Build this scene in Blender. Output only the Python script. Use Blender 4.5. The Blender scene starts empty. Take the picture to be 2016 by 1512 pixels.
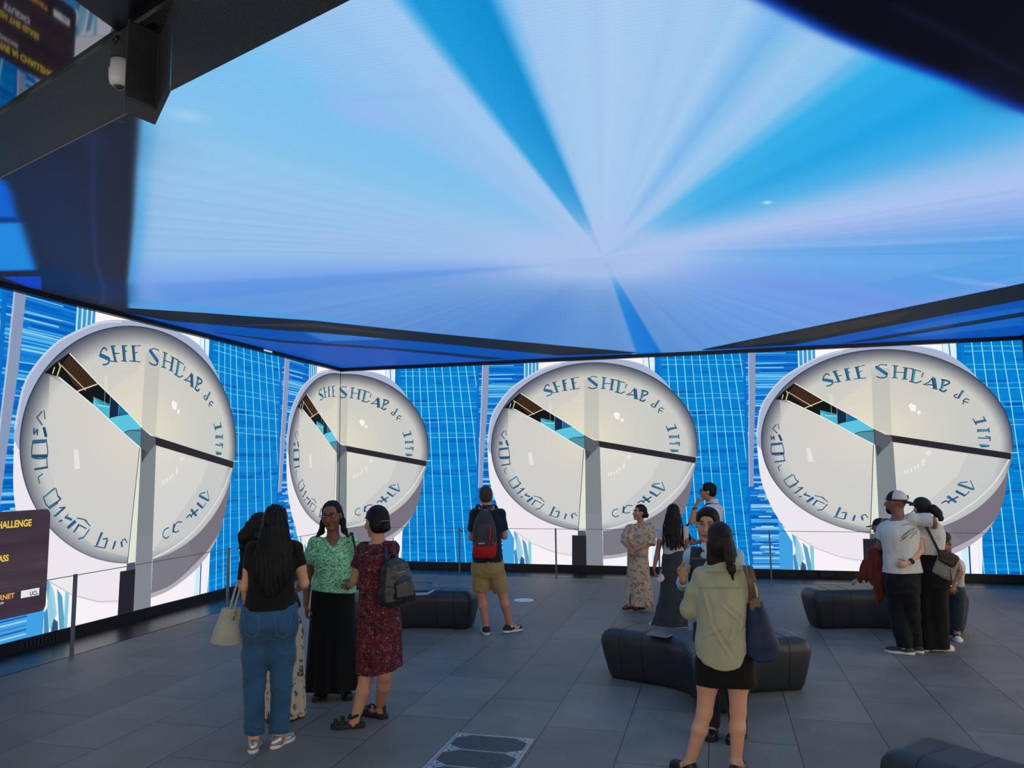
import bpy, bmesh, math, random
import numpy as np
from mathutils import Vector, Matrix, Euler

# ------------------------------------------------------------------ camera, light, exposure
S = bpy.context.scene
COL = S.collection
F_PX, PITCH, ROLL, YAW = 1512.45, 0.10726, -0.01119, -0.25901
EYE = np.array([0.0, 0.0, 1.95])
cam_data = bpy.data.cameras.new('camera')
cam_data.sensor_fit = 'HORIZONTAL'
cam_data.sensor_width = 36.0
cam_data.lens = 36.0 * F_PX / 2016.0
cam_data.clip_start = 0.05
cam = bpy.data.objects.new('camera', cam_data)
COL.objects.link(cam)
_fw = np.array([math.sin(YAW) * math.cos(PITCH), math.cos(YAW) * math.cos(PITCH), math.sin(PITCH)])
_rt = np.array([math.cos(YAW), -math.sin(YAW), 0.0])
_up = np.cross(_rt, _fw)
_r = _rt * math.cos(ROLL) + _up * math.sin(ROLL)
_u = _up * math.cos(ROLL) - _rt * math.sin(ROLL)
cam.matrix_world = Matrix(((_r[0], _u[0], -_fw[0], EYE[0]), (_r[1], _u[1], -_fw[1], EYE[1]), (_r[2], _u[2], -_fw[2], EYE[2]), (0, 0, 0, 1)))
S.camera = cam

world = bpy.data.worlds.new('street_daylight')
S.world = world
world.use_nodes = True
wbg = world.node_tree.nodes['Background']
wbg.inputs[0].default_value = (1.0, 0.90, 0.78, 1)      # overcast daylight of the open street side behind the camera
wbg.inputs[1].default_value = 1.55
S.view_settings.view_transform = 'Standard'
S.view_settings.look = 'None'
S.view_settings.exposure = 0.0
S.view_settings.gamma = 1.0
S.view_settings.use_curve_mapping = False
S.cycles.use_denoising = True
S.cycles.max_bounces = 8

XL, YB, XR, ZC, ZT, ZB = -7.431, 14.274, 4.93, 4.0, 3.931, 0.134   # hall: left wall, back wall, right wall, ceiling, screen top and foot

# measuring helpers: where a sight line of the photograph meets a wall, the floor or the ceiling
def ray(x, y):
    return _fw + _r * (x - 1008.0) / F_PX - _u * (y - 756.0) / F_PX
def on_wall(x, y):
    d = ray(x, y); t = XL / d[0] if x < 668 else YB / d[1]
    return EYE + t * d
def on_z(x, y, z=0.0):
    d = ray(x, y); t = (z - EYE[2]) / d[2]
    return EYE + t * d
def wall_u(x, y):                        # distance along the unrolled screen wall from the corner, and height
    q = on_wall(x, y)
    return (q[1] - YB if x < 668 else q[0] - XL), q[2]

# ------------------------------------------------------------------ small helpers
def tag(o, label=None, cat=None, group=None, kind=None):
    if label: o['label'] = label
    if cat: o['category'] = cat
    if group: o['group'] = group
    if kind: o['kind'] = kind
    return o
def empty(name, loc=(0, 0, 0), rz=0.0):
    o = bpy.data.objects.new(name, None); COL.objects.link(o)
    o.location = loc; o.rotation_euler = (0, 0, rz); o.empty_display_size = 0.1
    return o
def link_mesh(name, me, mat=None, parent=None, smooth=False):
    if mat is not None: me.materials.append(mat)
    if smooth: me.polygons.foreach_set('use_smooth', [True] * len(me.polygons))
    o = bpy.data.objects.new(name, me); COL.objects.link(o)
    if parent is not None: o.parent = parent
    return o
def mesh_obj(name, verts, faces, mat=None, parent=None, smooth=False):
    me = bpy.data.meshes.new(name)
    me.from_pydata([tuple(map(float, v)) for v in verts], [], faces); me.update()
    return link_mesh(name, me, mat, parent, smooth)
class MB:
    """collects simple shapes into one mesh"""
    def __init__(s): s.v = []; s.f = []
    def add(s, v, f):
        n = len(s.v); s.v += [tuple(map(float, q)) for q in v]; s.f += [[i + n for i in q] for q in f]
    def box(s, lo, hi, M=None):
        x0, y0, z0 = lo; x1, y1, z1 = hi
        v = [(x0,y0,z0),(x1,y0,z0),(x1,y1,z0),(x0,y1,z0),(x0,y0,z1),(x1,y0,z1),(x1,y1,z1),(x0,y1,z1)]
        if M is not None: v = [M @ Vector(q) for q in v]
        s.add(v, [[0,3,2,1],[4,5,6,7],[0,1,5,4],[1,2,6,5],[2,3,7,6],[3,0,4,7]])
    def tube(s, pts, r, n=8, flat=1.0, side=None, cap=True):
        pts = [Vector(p) for p in pts]; rs = r if isinstance(r, (list, tuple)) else [r] * len(pts)
        rings = []; prev = None
        for i, p in enumerate(pts):
            a = pts[max(i - 1, 0)]; b = pts[min(i + 1, len(pts) - 1)]; t = (b - a).normalized()
            if side is not None: x = Vector(side) - t * Vector(side).dot(t)
            elif prev is not None: x = prev - t * prev.dot(t)
            else: x = t.orthogonal()
            x.normalize(); prev = x; y = t.cross(x)
            rings.append([p + x * math.cos(k * 2 * math.pi / n) * rs[i] + y * math.sin(k * 2 * math.pi / n) * rs[i] * flat for k in range(n)])
        v = [q for g in rings for q in g]; f = []
        for i in range(len(rings) - 1):
            for k in range(n):
                k2 = (k + 1) % n; f.append([i*n+k, i*n+k2, (i+1)*n+k2, (i+1)*n+k])
        if cap: f.append(list(range(n))[::-1]); f.append([(len(rings)-1)*n + k for k in range(n)])
        s.add(v, f)
    def lathe(s, c, prof, n=32, axis='z'):
        v = []; f = []
        for r, z in prof:
            for k in range(n):
                a = k * 2 * math.pi / n
                v.append((c[0] + r*math.cos(a), c[1] + r*math.sin(a), c[2] + z))
        for i in range(len(prof) - 1):
            for k in range(n):
                k2 = (k+1) % n; f.append([i*n+k, i*n+k2, (i+1)*n+k2, (i+1)*n+k])
        f.append([(len(prof)-1)*n+k for k in range(n)]); f.append(list(range(n))[::-1])
        s.add(v, f)
    def prism(s, pts, z0, z1):
        n = len(pts)
        s.add([(p[0], p[1], z0) for p in pts] + [(p[0], p[1], z1) for p in pts],
              [list(range(n))[::-1], [n+i for i in range(n)]] + [[i, (i+1)%n, n+(i+1)%n, n+i] for i in range(n)])
    def build(s, name, mat=None, parent=None, smooth=False, bevel=0.0, seg=2):
        o = mesh_obj(name, s.v, s.f, mat, parent, smooth)
        if bevel:
            m = o.modifiers.new('bevel', 'BEVEL'); m.width = bevel; m.segments = seg; m.limit_method = 'ANGLE'
            m.harden_normals = False
        return o
def lin(c):
    return tuple((v/255/12.92 if v/255 <= .04045 else ((v/255+.055)/1.055)**2.4) for v in c[:3]) + (1.0,)
def new_mat(name):
    m = bpy.data.materials.new(name); m.use_nodes = True
    nt = m.node_tree; b = nt.nodes['Principled BSDF']
    return m, nt, b
def nd(nt, kind, **kw):
    n = nt.nodes.new(kind)
    for k, v in kw.items():
        if k in n.inputs: n.inputs[k].default_value = v
        else: setattr(n, k, v)
    return n
def coords(nt, scale=(1,1,1), kind='Object', rot=(0,0,0)):
    tc = nt.nodes.new('ShaderNodeTexCoord'); mp = nt.nodes.new('ShaderNodeMapping')
    mp.inputs['Scale'].default_value = scale; mp.inputs['Rotation'].default_value = rot
    nt.links.new(tc.outputs[kind], mp.inputs[0]); return mp.outputs[0]
def ramp(nt, fac, stops, interp='LINEAR'):
    r = nt.nodes.new('ShaderNodeValToRGB'); r.color_ramp.interpolation = interp
    e = r.color_ramp.elements
    while len(e) < len(stops): e.new(0.5)
    for i, (p, c) in enumerate(stops): e[i].position = p; e[i].color = c
    nt.links.new(fac, r.inputs[0]); return r.outputs[0]
def bump(nt, b, h, strength=.3, dist=.01):
    n = nt.nodes.new('ShaderNodeBump'); n.inputs['Strength'].default_value = strength; n.inputs['Distance'].default_value = dist
    nt.links.new(h, n.inputs['Height']); nt.links.new(n.outputs[0], b.inputs['Normal']); return n
def plain(name, c, rough=.6, metal=0.0, spec=.5, var=.12, scale=8, bmp=0.0, bscale=60, stretch=(1,1,1), sheen=0.0):
    """one-colour surface with slight cloudy variation of its own and an optional fine relief"""
    m, nt, b = new_mat(name)
    co = coords(nt, stretch)
    n = nd(nt, 'ShaderNodeTexNoise', Scale=scale, Detail=4.0); nt.links.new(co, n.inputs['Vector'])
    L = lin(c); d = tuple(v*(1-var) for v in L[:3]) + (1,); u = tuple(min(1, v*(1+var)) for v in L[:3]) + (1,)
    nt.links.new(ramp(nt, n.outputs[0], [(.3, d), (.7, u)]), b.inputs['Base Color'])
    b.inputs['Roughness'].default_value = rough; b.inputs['Metallic'].default_value = metal
    b.inputs['Specular IOR Level'].default_value = spec
    if sheen: b.inputs['Sheen Weight'].default_value = sheen; b.inputs['Sheen Roughness'].default_value = .5
    if bmp:
        n2 = nd(nt, 'ShaderNodeTexNoise', Scale=bscale, Detail=5.0); nt.links.new(co, n2.inputs['Vector'])
        bump(nt, b, n2.outputs[0], bmp, .01)
    return m
# ------------------------------------------------------------------ screen pictures, drawn from shapes
RNG = np.random.RandomState(7)
def curvy(pts, n=6):
    pts = [np.array(p, float) for p in pts]; out = []; N = len(pts)
    for i in range(N-1):
        p0, p1, p2, p3 = pts[max(i-1, 0)], pts[i], pts[i+1], pts[min(i+2, N-1)]
        for j in range(n):
            t = j/n; out.append(tuple(.5*((2*p1)+(p2-p0)*t+(2*p0-5*p1+4*p2-p3)*t*t+(3*p1-p0-3*p2+p3)*t**3)))
    return out+[tuple(pts[-1])]
class Canvas:
    def __init__(s, w, h, conv, k, wrap=False):
        s.w, s.h, s.conv, s.k, s.wrap = w, h, conv, k, wrap      # conv: photo point -> canvas point, k: canvas per photo pixel
        s.a = np.zeros((h, w, 3), np.float32)
    def _blend(s, y0, x0, al, col):
        sub = s.a[y0:y0+al.shape[0], x0:x0+al.shape[1]]
        c = np.asarray(col, np.float32)/255
        sub += (c - sub) * al[..., None]
    def mask_poly(s, pts):
        pts = np.asarray(pts, float)
        x0 = max(int(pts[:,0].min())-1, 0); x1 = min(int(pts[:,0].max())+2, s.w)
        y0 = max(int(pts[:,1].min())-1, 0); y1 = min(int(pts[:,1].max())+2, s.h)
        if x1 <= x0 or y1 <= y0: return None
        X = np.arange(x0, x1)+.5; Y = (np.arange(y0, y1)+.5)[:, None]
        m = np.zeros((y1-y0, x1-x0), bool)
        for i in range(len(pts)):
            (ax, ay), (bx, by) = pts[i-1], pts[i]
            if ay == by: continue
            c = ((ay > Y) != (by > Y))
            m ^= c & (X < (bx-ax)*(Y-ay)/(by-ay)+ax)
        return y0, x0, m.astype(np.float32)
    def poly_c(s, pts, col, a=1.0):
        for dx in ((-s.w, 0, s.w) if s.wrap else (0,)):
            r = s.mask_poly([(p[0]+dx, p[1]) for p in pts])
            if r: s._blend(r[0], r[1], r[2]*a, col)
    def poly(s, pts, col, a=1.0): s.poly_c([s.conv(*p) for p in pts], col, a)
    def line_c(s, pts, w, col, a=1.0, w2=None):
        n = len(pts)
        for i in range(n-1):
            (ax, ay), (bx, by) = pts[i], pts[i+1]
            wa = w + ((w2 if w2 is not None else w)-w)*i/max(n-1, 1); wb = w + ((w2 if w2 is not None else w)-w)*(i+1)/max(n-1, 1)
            for dx in ((-s.w, 0, s.w) if s.wrap else (0,)):
                R = max(wa, wb)/2+2
                x0 = max(int(min(ax, bx)+dx-R), 0); x1 = min(int(max(ax, bx)+dx+R)+1, s.w)
                y0 = max(int(min(ay, by)-R), 0); y1 = min(int(max(ay, by)+R)+1, s.h)
                if x1 <= x0 or y1 <= y0: continue
                X = np.arange(x0, x1)+.5-ax-dx; Y = (np.arange(y0, y1)+.5-ay)[:, None]
                vx, vy = bx-ax, by-ay; L = vx*vx+vy*vy+1e-9
                t = np.clip((X*vx+Y*vy)/L, 0, 1)
                d = np.hypot(X-t*vx, Y-t*vy) - (wa+(wb-wa)*t)/2
                s._blend(y0, x0, (np.clip(.5-d, 0, 1)*a).astype(np.float32), col)
    def line(s, pts, w, col, a=1.0, w2=None):
        s.line_c([s.conv(*p) for p in pts], w*s.k, col, a, None if w2 is None else w2*s.k)
    def half(s):
        return s.a.reshape(s.h//2, 2, s.w//2, 2, 3).mean((1, 3))
def blur(m, sg):
    sg = max(sg, .3); r = int(3*sg)+1; k = np.exp(-.5*(np.arange(-r, r+1)/sg)**2); k /= k.sum()
    for ax in (0, 1):
        p = np.pad(m, [(r, r) if i == ax else (0, 0) for i in range(m.ndim)], mode='edge')
        c = np.zeros_like(m)
        for i, kk in enumerate(k): c += kk*(p[i:i+m.shape[0]] if ax == 0 else p[:, i:i+m.shape[1]])
        m = c
    return m
def make_image(name, arr):
    h, w = arr.shape[:2]
    im = bpy.data.images.new(name, w, h)
    buf = np.ones((h, w, 4), np.float32); buf[..., :3] = np.clip(arr[::-1], 0, 1)
    im.pixels.foreach_set(buf.ravel()); im.update(); im.pack()
    return im

TW, TH = 3072, 2240
KNOT_U = [-17.4, -9.0, -7.53, -3.58, -2.0, 1.87, 7.04, 8.12, 12.05, 17.0]; KNOT_S = [-2.52, -1, -.7524, 0, .2476, 1, 2, 2.2476, 3, 4]   # where the moving picture starts anew along the walls
def tile_s(u): return np.interp(u, KNOT_U, KNOT_S)
def tile_conv(base):
    def f(x, y):
        u, z = wall_u(x, y); return ((tile_s(u)-base)*TW, (1-(z-ZB)/(ZT-ZB))*TH)
    return f
def wall_picture():
    c = Canvas(TW, TH, tile_conv(1), TW/530.0, wrap=True)
    c.a[:] = np.array((244, 240, 244))/255
    Z1 = lambda x, y: (940+x/3.436, 690+y/3.436)
    Z4 = lambda x, y: (980+x/8.4, 700+y/8.4)
    Z5 = lambda x, y: (1180+x/6.873, 700+y/6.873)
    Z6 = lambda x, y: (960+x/8.4, 880+y/8.4)
    A = lambda f, *p: [f(*q) for q in p]
    # glass tower with a fine grid, between two discs
    c.poly([(1288, 690), (1504, 690), (1500, 880), (1504, 1130), (1310, 1125), (1200, 1000)], (0, 128, 208))
    for i in range(150):
        y = 700+RNG.rand()*425; x = 1285+RNG.rand()*205; w = 14+RNG.rand()*70; h = 1.2+RNG.rand()*7
        col = [(0,105,190),(0,88,178),(10,140,215),(8,118,214),(20,140,220),(0,75,165)][RNG.randint(6)]
        c.poly([(x, y), (min(x+w, 1502), y), (min(x+w, 1502), y+h), (x, y+h)], col, .25+RNG.rand()*.45)
    for k in range(13):
        y = 708+k*33+ (k>4)*4
        up = k < 5
        for dy, cc, ww in (((0, (130,220,240), 1.3), (9, (150,230,245), 1.5)) if up else ((0, (60,170,235), 1.0), (11, (0,70,150), 1.2), (22, (110,205,245), 0.9))):
            for seg in range(5):
                if not up and RNG.rand() < .35: continue
                c.line([(1286+seg*43.5, y+dy+RNG.rand()*1.2), (1286+seg*43.5+43.5, y+dy+RNG.rand()*1.2)], ww*.85, cc, .6)
    for k in range(-9, 13):
        sl = .06+.0105*k; sl2 = .05+.008*k
        x = lambda y: 1298+15.9*k+sl*(min(y, 820)-704)+sl2*max(y-820, 0)
        pts = [(x(y), y) for y in (690, 760, 820, 900, 1000, 1140) if x(y) < 1502]
        if len(pts) > 1: c.line(pts, 1.45, (178, 240, 238), .9)
    # striped tower left of the disc
    c.poly([(938, 690), (1045, 690), (1045, 750), (990, 860), (990, 1110), (938, 1110)], (12, 110, 200))
    y = 700.
    while y < 1108:
        h = .8+RNG.rand()*3.2; r = RNG.rand()
        col = [(0,86,180),(30,140,222),(90,190,240),(170,225,245),(0,100,196),(16,125,214)][RNG.randint(6)]
        x0 = 944+(RNG.rand()*30 if r < .3 else 0); x1 = 1033-(RNG.rand()*30 if r > .7 else 0)
        c.line([(x0, y), (x1, y+RNG.randn()*.8)], h, col, .8); y += h*1.1
    for i in range(7):
        c.line([(953, 720+i*19), (1012, 719+i*19+RNG.randn())], 1.3, (150, 225, 245), .85)
    for i in range(26):                       # pale stepped ends low on the tower
        c.line([(958+RNG.rand()*8, 960+i*6), (976+RNG.rand()*6, 960+i*6)], 2.4, [(190,225,240),(70,150,215),(20,100,180)][i%3], .9)
    c.poly([(951, 690), (964, 690), (960, 800), (953, 900), (950, 960), (942, 960), (944, 880), (948, 790)], (138, 152, 184)); c.line([(951, 690), (948, 790), (944, 880), (942, 960)], 2.0, (196, 206, 226), .8)
    # slender white and blue mullions by the rim
    c.poly([(1031, 690), (1062, 690), (1062, 760), (1031, 760)], (70, 160, 215))
    for i in range(9): c.line([(1033+i*3.6, 690), (1033+i*3.6, 760)], 1.9, (225, 248, 250) if i % 2 == 0 else (60, 140, 200), .95)
    # white sky and pale columns above
    c.poly([(1060, 690), (1272, 690), (1289, 735), (1200, 720), (1060, 745)], (250, 248, 250))
    c.poly([(1264, 690), (1289, 690), (1289, 745), (1266, 735)], (222, 240, 250))
    c.line([(1276, 690), (1279, 730)], 1.6, (30, 90, 140)); c.line([(1266, 690), (1267, 726)], 1.2, (170, 205, 230))
    c.poly([(1288, 690), (1300, 690), (1304, 760), (1290, 740)], (0, 112, 200), .85)
    # foot of the picture: white ground, crossing shards, pale columns at the right
    c.poly([(992, 1035), (1290, 1035), (1290, 1140), (992, 1140)], (246, 242, 248)); c.poly([(944, 1082), (992, 1082), (992, 1140), (944, 1140)], (70, 160, 226)); [c.line([(944, 1084+i*5), (990, 1084+i*5)], 1.6, ((20, 84, 170), (170, 215, 240), (40, 130, 205))[i % 3]) for i in range(8)]
    c.poly([(990, 1020), (1012, 1060), (1012, 1125), (990, 1125)], (64, 160, 226))
    for x0, y0, x1, y1, x2, y2, x3, y3, cc in ((1010,1040,1016,1045,1032,1115,1024,1115,(80,165,205)), (1018,1050,1024,1062,1030,1090,1012,1120,(150,205,225)), (1028,1060,1036,1070,1044,1118,1036,1118,(70,150,190)), (1026,1095,1032,1100,1034,1120,1022,1120,(45,70,110)), (1040,1062,1046,1070,1046,1120,1041,1120,(120,200,215)), (1012,1085,1016,1080,1022,1120,1014,1120,(60,130,180))):
        c.poly([(x0,y0),(x1,y1),(x2,y2),(x3,y3)], cc, .9)
    d = tile_conv(2)
    c.conv = d
    c.poly([(1860, 1040), (1934, 1010), (1934, 1150), (1860, 1150)], (244, 241, 248))
    c.poly([(1893, 1060), (1908, 1060), (1908, 1150), (1893, 1150)], (205, 236, 248)); c.line([(1906, 1040), (1912, 1150)], 2.2, (20, 70, 140)); c.line([(1925, 1040), (1930, 1150)], 1.4, (225, 230, 250))
    c.conv = tile_conv(1)
    # drum of the disc: grey underside right, white at the left
    c.poly(curvy(A(Z1, (68,640),(80,860),(120,1010),(175,1130),(250,1225),(380,1310),(520,1370),(660,1398),(850,1400)))+A(Z1, (850,1000),(400,600)), (236, 231, 236))
    c.line(A(Z1, (250,1225),(380,1310),(520,1365),(640,1385)), 1.0, (170,165,172), .7)
    drum = curvy(A(Z1, (850,1412),(1000,1392),(1180,1322),(1300,1235),(1380,1130),(1430,1000),(1455,860),(1470,740)))+A(Z1, (1100,700),(845,900))
    c.poly(drum, (118, 112, 122))
    c.poly(curvy(A(Z1, (850,1412),(1000,1392),(1180,1322),(1300,1235),(1380,1130)))+curvy(A(Z1, (1380,1130),(1290,1215),(1170,1290),(1000,1368),(850,1388))), (190, 186, 196), .8)
    c.poly(A(Z1, (850,1215),(1000,1200),(1100,1150),(1180,1270),(1000,1368),(850,1388)), (128, 134, 144), .4)
    # bright outer band of the rim
    c.poly(curvy(A(Z1, (66,660),(72,560),(95,450),(150,345),(230,250),(330,180),(440,120),(560,85),(680,66),(850,58),(980,62),(1100,90),(1190,140),(1270,215),(1340,310),(1400,400),(1445,520),(1466,620)))+A(Z1, (1400,700),(760,200),(300,500),(90,700)), (168, 178, 204))
    c.line(curvy(A(Z1, (70,620),(95,455),(150,350),(232,255),(330,186),(440,126),(560,92))), 3.0, (205, 210, 226), .8)
    c.line(curvy(A(Z1, (1000,66),(1110,96),(1200,150),(1280,228),(1350,325),(1410,425))), 2.2, (150, 190, 235), .8)
    # the face: an ellipse that darkens to its rim
    cx, cy = c.conv(*Z1(768, 646)); rx = abs(c.conv(*Z1(1468, 646))[0]-c.conv(*Z1(68, 646))[0])/2; ry = abs(c.conv(*Z1(768, 1219))[1]-c.conv(*Z1(768, 74))[1])/2
    X = np.arange(TW)[None, :]+.5; Y = np.arange(TH)[:, None]+.5
    for dx in (-TW, 0, TW):
        ex = (X-cx-dx)/rx; ey = (Y-cy)/ry; r = np.sqrt(ex*ex+ey*ey)
        a = np.clip((1-r)*rx/2, 0, 1)[..., None]
        ang = np.arctan2(-ey, ex)                     # up positive
        wid = .10+.10*np.clip(ey*-1, 0, 1)+.05*np.clip(-ex, 0, 1)
        e = np.clip((r-(1-wid))/wid, 0, 1)**1.35
        base = np.array((200, 201, 198))-np.array((8, 2, -6))*np.clip(ey, -1, 1)[..., None]*.6
        warm = np.exp(-((ex+.05)**2*5+(ey+.08)**2*7))[..., None]
        base = base+warm*np.array((24, 18, 2))
        kk = np.clip((ey[..., None]+.1)/.9, 0, 1); rim = np.array((70, 76, 92.))*(1-kk)+np.array((128, 130, 138.))*kk
        k = np.clip(1-np.clip(ex*1.2+ey*1.3-1.25, 0, 1)*2.2, .12, 1)[..., None]
        col = base+(rim-base)*e[..., None]*k
        line = np.clip(1-np.abs(r-.994)*rx/5, 0, 1)[..., None]*np.clip(.9-ey[..., None]*.6, .3, 1)
        col = col+(np.array((40, 48, 66))-col)*line*k
        c.a += (col.astype(np.float32)/255-c.a)*a.astype(np.float32)
    c.line(curvy(A(Z1, (1465,765),(1380,905),(1250,1035),(1100,1135),(960,1190),(850,1214))), 2.4, (226, 226, 224), .9)
    # shading bands on the face
    c.poly(A(Z1, (722,200),(822,200),(822,610),(722,570)), (176, 178, 172), .45)
    c.poly(A(Z1, (640,330),(722,250),(722,570),(500,430)), (232, 224, 198), .30)
    c.poly(A(Z1, (205,395),(450,500),(720,672),(690,1190),(500,1130),(300,980),(215,700)), (212, 208, 202), .55)
    c.poly(A(Z1, (830,660),(1240,730),(1180,860),(835,1190)), (222, 219, 212), .5)
    for p, a_ in ((A(Z1, (920,430),(935,415),(965,430),(960,465),(935,462)), .95), (A(Z1, (968,462),(985,458),(990,478),(970,485)), .9), (A(Z1, (342,690),(365,690),(382,772),(352,776)), .5), (A(Z1, (1005,715),(1030,705),(1042,720),(1020,740)), .45), (A(Z1, (480,360),(500,350),(505,420),(488,420)), .25)):
        c.poly(p, (250, 248, 240), a_)
    for x_, y_ in ((885,838),(900,832),(920,825),(942,815),(958,800),(985,785),(990,770)): c.line(A(Z1, (x_,y_-8),(x_+5,y_+10)), 1.6, (252, 250, 244), .75)
    # slot, hand, pillar and box
    c.poly(A(Z1, (290,288),(445,395),(640,515),(725,573),(727,668),(612,602),(428,490),(250,395),(180,388),(228,340)), (16, 20, 22))
    c.poly(A(Z1, (292,298),(440,396),(350,440),(255,345)), (58, 38, 24))
    for i in range(9): c.line(A(Z1, (300+i*15, 305+i*9),(270+i*15+10, 350+i*10)), .9, (110, 66, 36), .45)
    c.poly(A(Z1, (430,458),(470,485),(520,492),(523,543),(560,532),(640,514),(725,573),(727,668),(612,602),(428,490)), (92, 196, 224))
    c.poly(A(Z1, (612,602),(640,590),(725,575),(727,668)), (84, 142, 158)); c.line(A(Z1, (615,603),(650,590),(725,588)), 1.0, (24, 70, 84))
    c.poly(A(Z1, (425,455),(520,480),(520,545),(455,500)), (70, 180, 200), .8); c.poly(A(Z1, (520,440),(640,512),(560,530),(524,538)), (14, 44, 66)); c.poly(A(Z1, (575,480),(640,512),(580,525)), (20, 110, 160))
    for p in (((575,478),(575,526)), ((522,440),(522,540)), ((490,425),(492,480))): c.line(A(Z1, *p), 1.0, (150, 190, 200), .8)
    c.line(A(Z1, (255,345),(385,432)), 1.3, (220, 205, 170)); c.line(A(Z1, (345,442),(445,398)), 1.6, (232, 216, 190)); c.line(A(Z1, (240,392),(252,352),(245,338)), 2.0, (205, 190, 120)); c.line(A(Z1, (218,385),(225,360)), 1.5, (220, 215, 200))
    c.line(A(Z1, (455,490),(520,492)), 1.2, (170, 235, 245)); c.line(A(Z1, (294,290),(445,392),(640,512),(724,570)), 1.6, (238, 236, 226)); c.line(A(Z1, (250,396),(428,492),(612,604),(722,670)), 1.4, (240, 240, 236))
    c.poly(A(Z1, (718,672),(730,672),(738,1222),(684,1222)), (222, 228, 214))
    c.line(A(Z1, (719,670),(680,1250)), 1.1, (66, 62, 60))
    c.poly(A(Z1, (724,573),(788,608),(822,610),(828,650),(852,1500),(736,1500),(728,668)), (122, 131, 134))
    c.poly(A(Z1, (735,1100),(840,1100),(852,1500),(738,1500)), (134, 134, 146), .7)
    c.poly(A(Z1, (724,573),(788,608),(822,610),(828,640),(738,740),(728,668)), (86, 92, 98)); c.poly(A(Z1, (728,668),(765,690),(738,745)), (58, 62, 70), .8)
    c.line(A(Z1, (724,573),(727,668)), 1.0, (30, 60, 70))
    c.poly(A(Z1, (683,1218),(731,1218),(735,1260),(683,1260)), (74, 84, 100)); c.poly(A(Z1, (640,1250),(735,1252),(738,1500),(640,1500)), (36, 35, 42))
    c.poly(A(Z1, (820,611),(1478,724),(1474,762),(825,653)), (42, 39, 46)); c.line(A(Z1, (1476,722),(1510,720)), 1.2, (190, 240, 240))
    # lettering round the rim, thick and thin strokes
    T1, T2, T3 = (48, 112, 140), (40, 100, 150), (60, 150, 168)
    def bar(p, q, w, cc):
        (ax, ay), (bx, by) = c.conv(*p), c.conv(*q); L = math.hypot(bx-ax, by-ay)+1e-6; nx, ny = -(by-ay)/L*w*c.k/2, (bx-ax)/L*w*c.k/2
        c.poly_c([(ax+nx, ay+ny), (bx+nx*.85, by+ny*.85), (bx-nx*.85, by-ny*.85), (ax-nx, ay-ny)], cc)
    def ink(Z, sc, *strokes):
        for w, cc, pts in strokes:
            if len(pts) == 2 and w >= 12:
                w *= 1.12; p, q = A(Z, *pts); bar(p, q, w/sc, (34, 66, 104)); o = w/sc*.14
                bar((p[0]+o, p[1]), (q[0]+o, q[1]), w/sc*.62, cc)
            else: c.line(curvy(A(Z, *pts), 4) if len(pts) > 3 else A(Z, *pts), max(w/sc*1.35, 1.3), (38, 76, 110) if w < 14 else cc)
    ink(Z4, 8.4, (12,T1,((855,500),(820,480),(780,520),(768,570))), (34,T2,((775,572),(830,580),(885,592))), (14,T1,((885,592),(895,625),(860,655),(815,668))), (36,T1,((928,442),(985,602))), (7,T1,((960,515),(1030,505))), (9,T1,((905,448),(965,432))), (7,T1,((900,612),(1010,602))),
        (42,T1,((1085,405),(1115,575))), (12,T1,((1060,412),(1140,395))), (14,T1,((1100,470),(1140,458))), (7,T1,((1070,582),(1145,574))),
        (38,T2,((1232,385),(1262,550))), (9,T1,((1205,385),(1280,370))), (8,T1,((1240,470),(1300,440))), (8,T1,((1190,562),(1350,545))), (5,T1,((1300,366),(1338,354))),
        (9,T1,((1640,352),(1560,345),(1500,380))), (34,T2,((1505,385),(1560,430),(1630,485))), (12,T1,((1635,480),(1630,530),(1560,545),(1500,528))), (16,T1,((1630,348),(1645,362))))
    ink(Z5, 6.873, (28,T3,((66,300),(52,445))), (30,T1,((182,325),(162,460))), (6,T1,((60,375),(170,385))), (7,T1,((35,295),(95,300))), (7,T1,((22,446),(82,448))), (7,T1,((150,318),(262,338))), (7,T1,((135,462),(190,466))),
        (32,T3,((272,348),(246,492))), (8,T1,((225,332),(345,368))), (9,T1,((215,490),(290,512),(345,490))), (14,T3,((372,382),(352,442))),
        (8,T1,((482,440),(430,500),(378,530))), (42,T2,((482,452),(498,582))), (9,T1,((420,528),(500,545))), (7,T1,((365,528),(415,536))), (7,T1,((465,578),(525,590))),
        (28,T3,((592,478),(570,582))), (13,T3,((575,470),(640,488),(655,515),(600,545))), (13,T2,((555,588),(550,600),(590,618),(618,600))), (24,T3,((808,606),(752,690))), (9,T1,((740,650),(702,672),(745,702),(765,665))),
        (9,T1,((868,722),(835,708),(808,728),(800,772))), (8,T1,((800,735),(855,756))), (26,T1,((925,1002),(1040,975))), (8,T1,((905,958),(935,1028))), (8,T1,((1018,930),(1045,985))),
        (26,T3,((952,1100),(1075,1096))), (8,T1,((1072,1070),(1076,1122))), (7,T1,((950,1085),(950,1118))), (16,T3,((950,1190),(1078,1196))), (8,T3,((1035,1172),(1085,1180),(1080,1225))), (20,T3,((960,1278),(1070,1286))), (9,T3,((980,1298),(1060,1296))))
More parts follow.
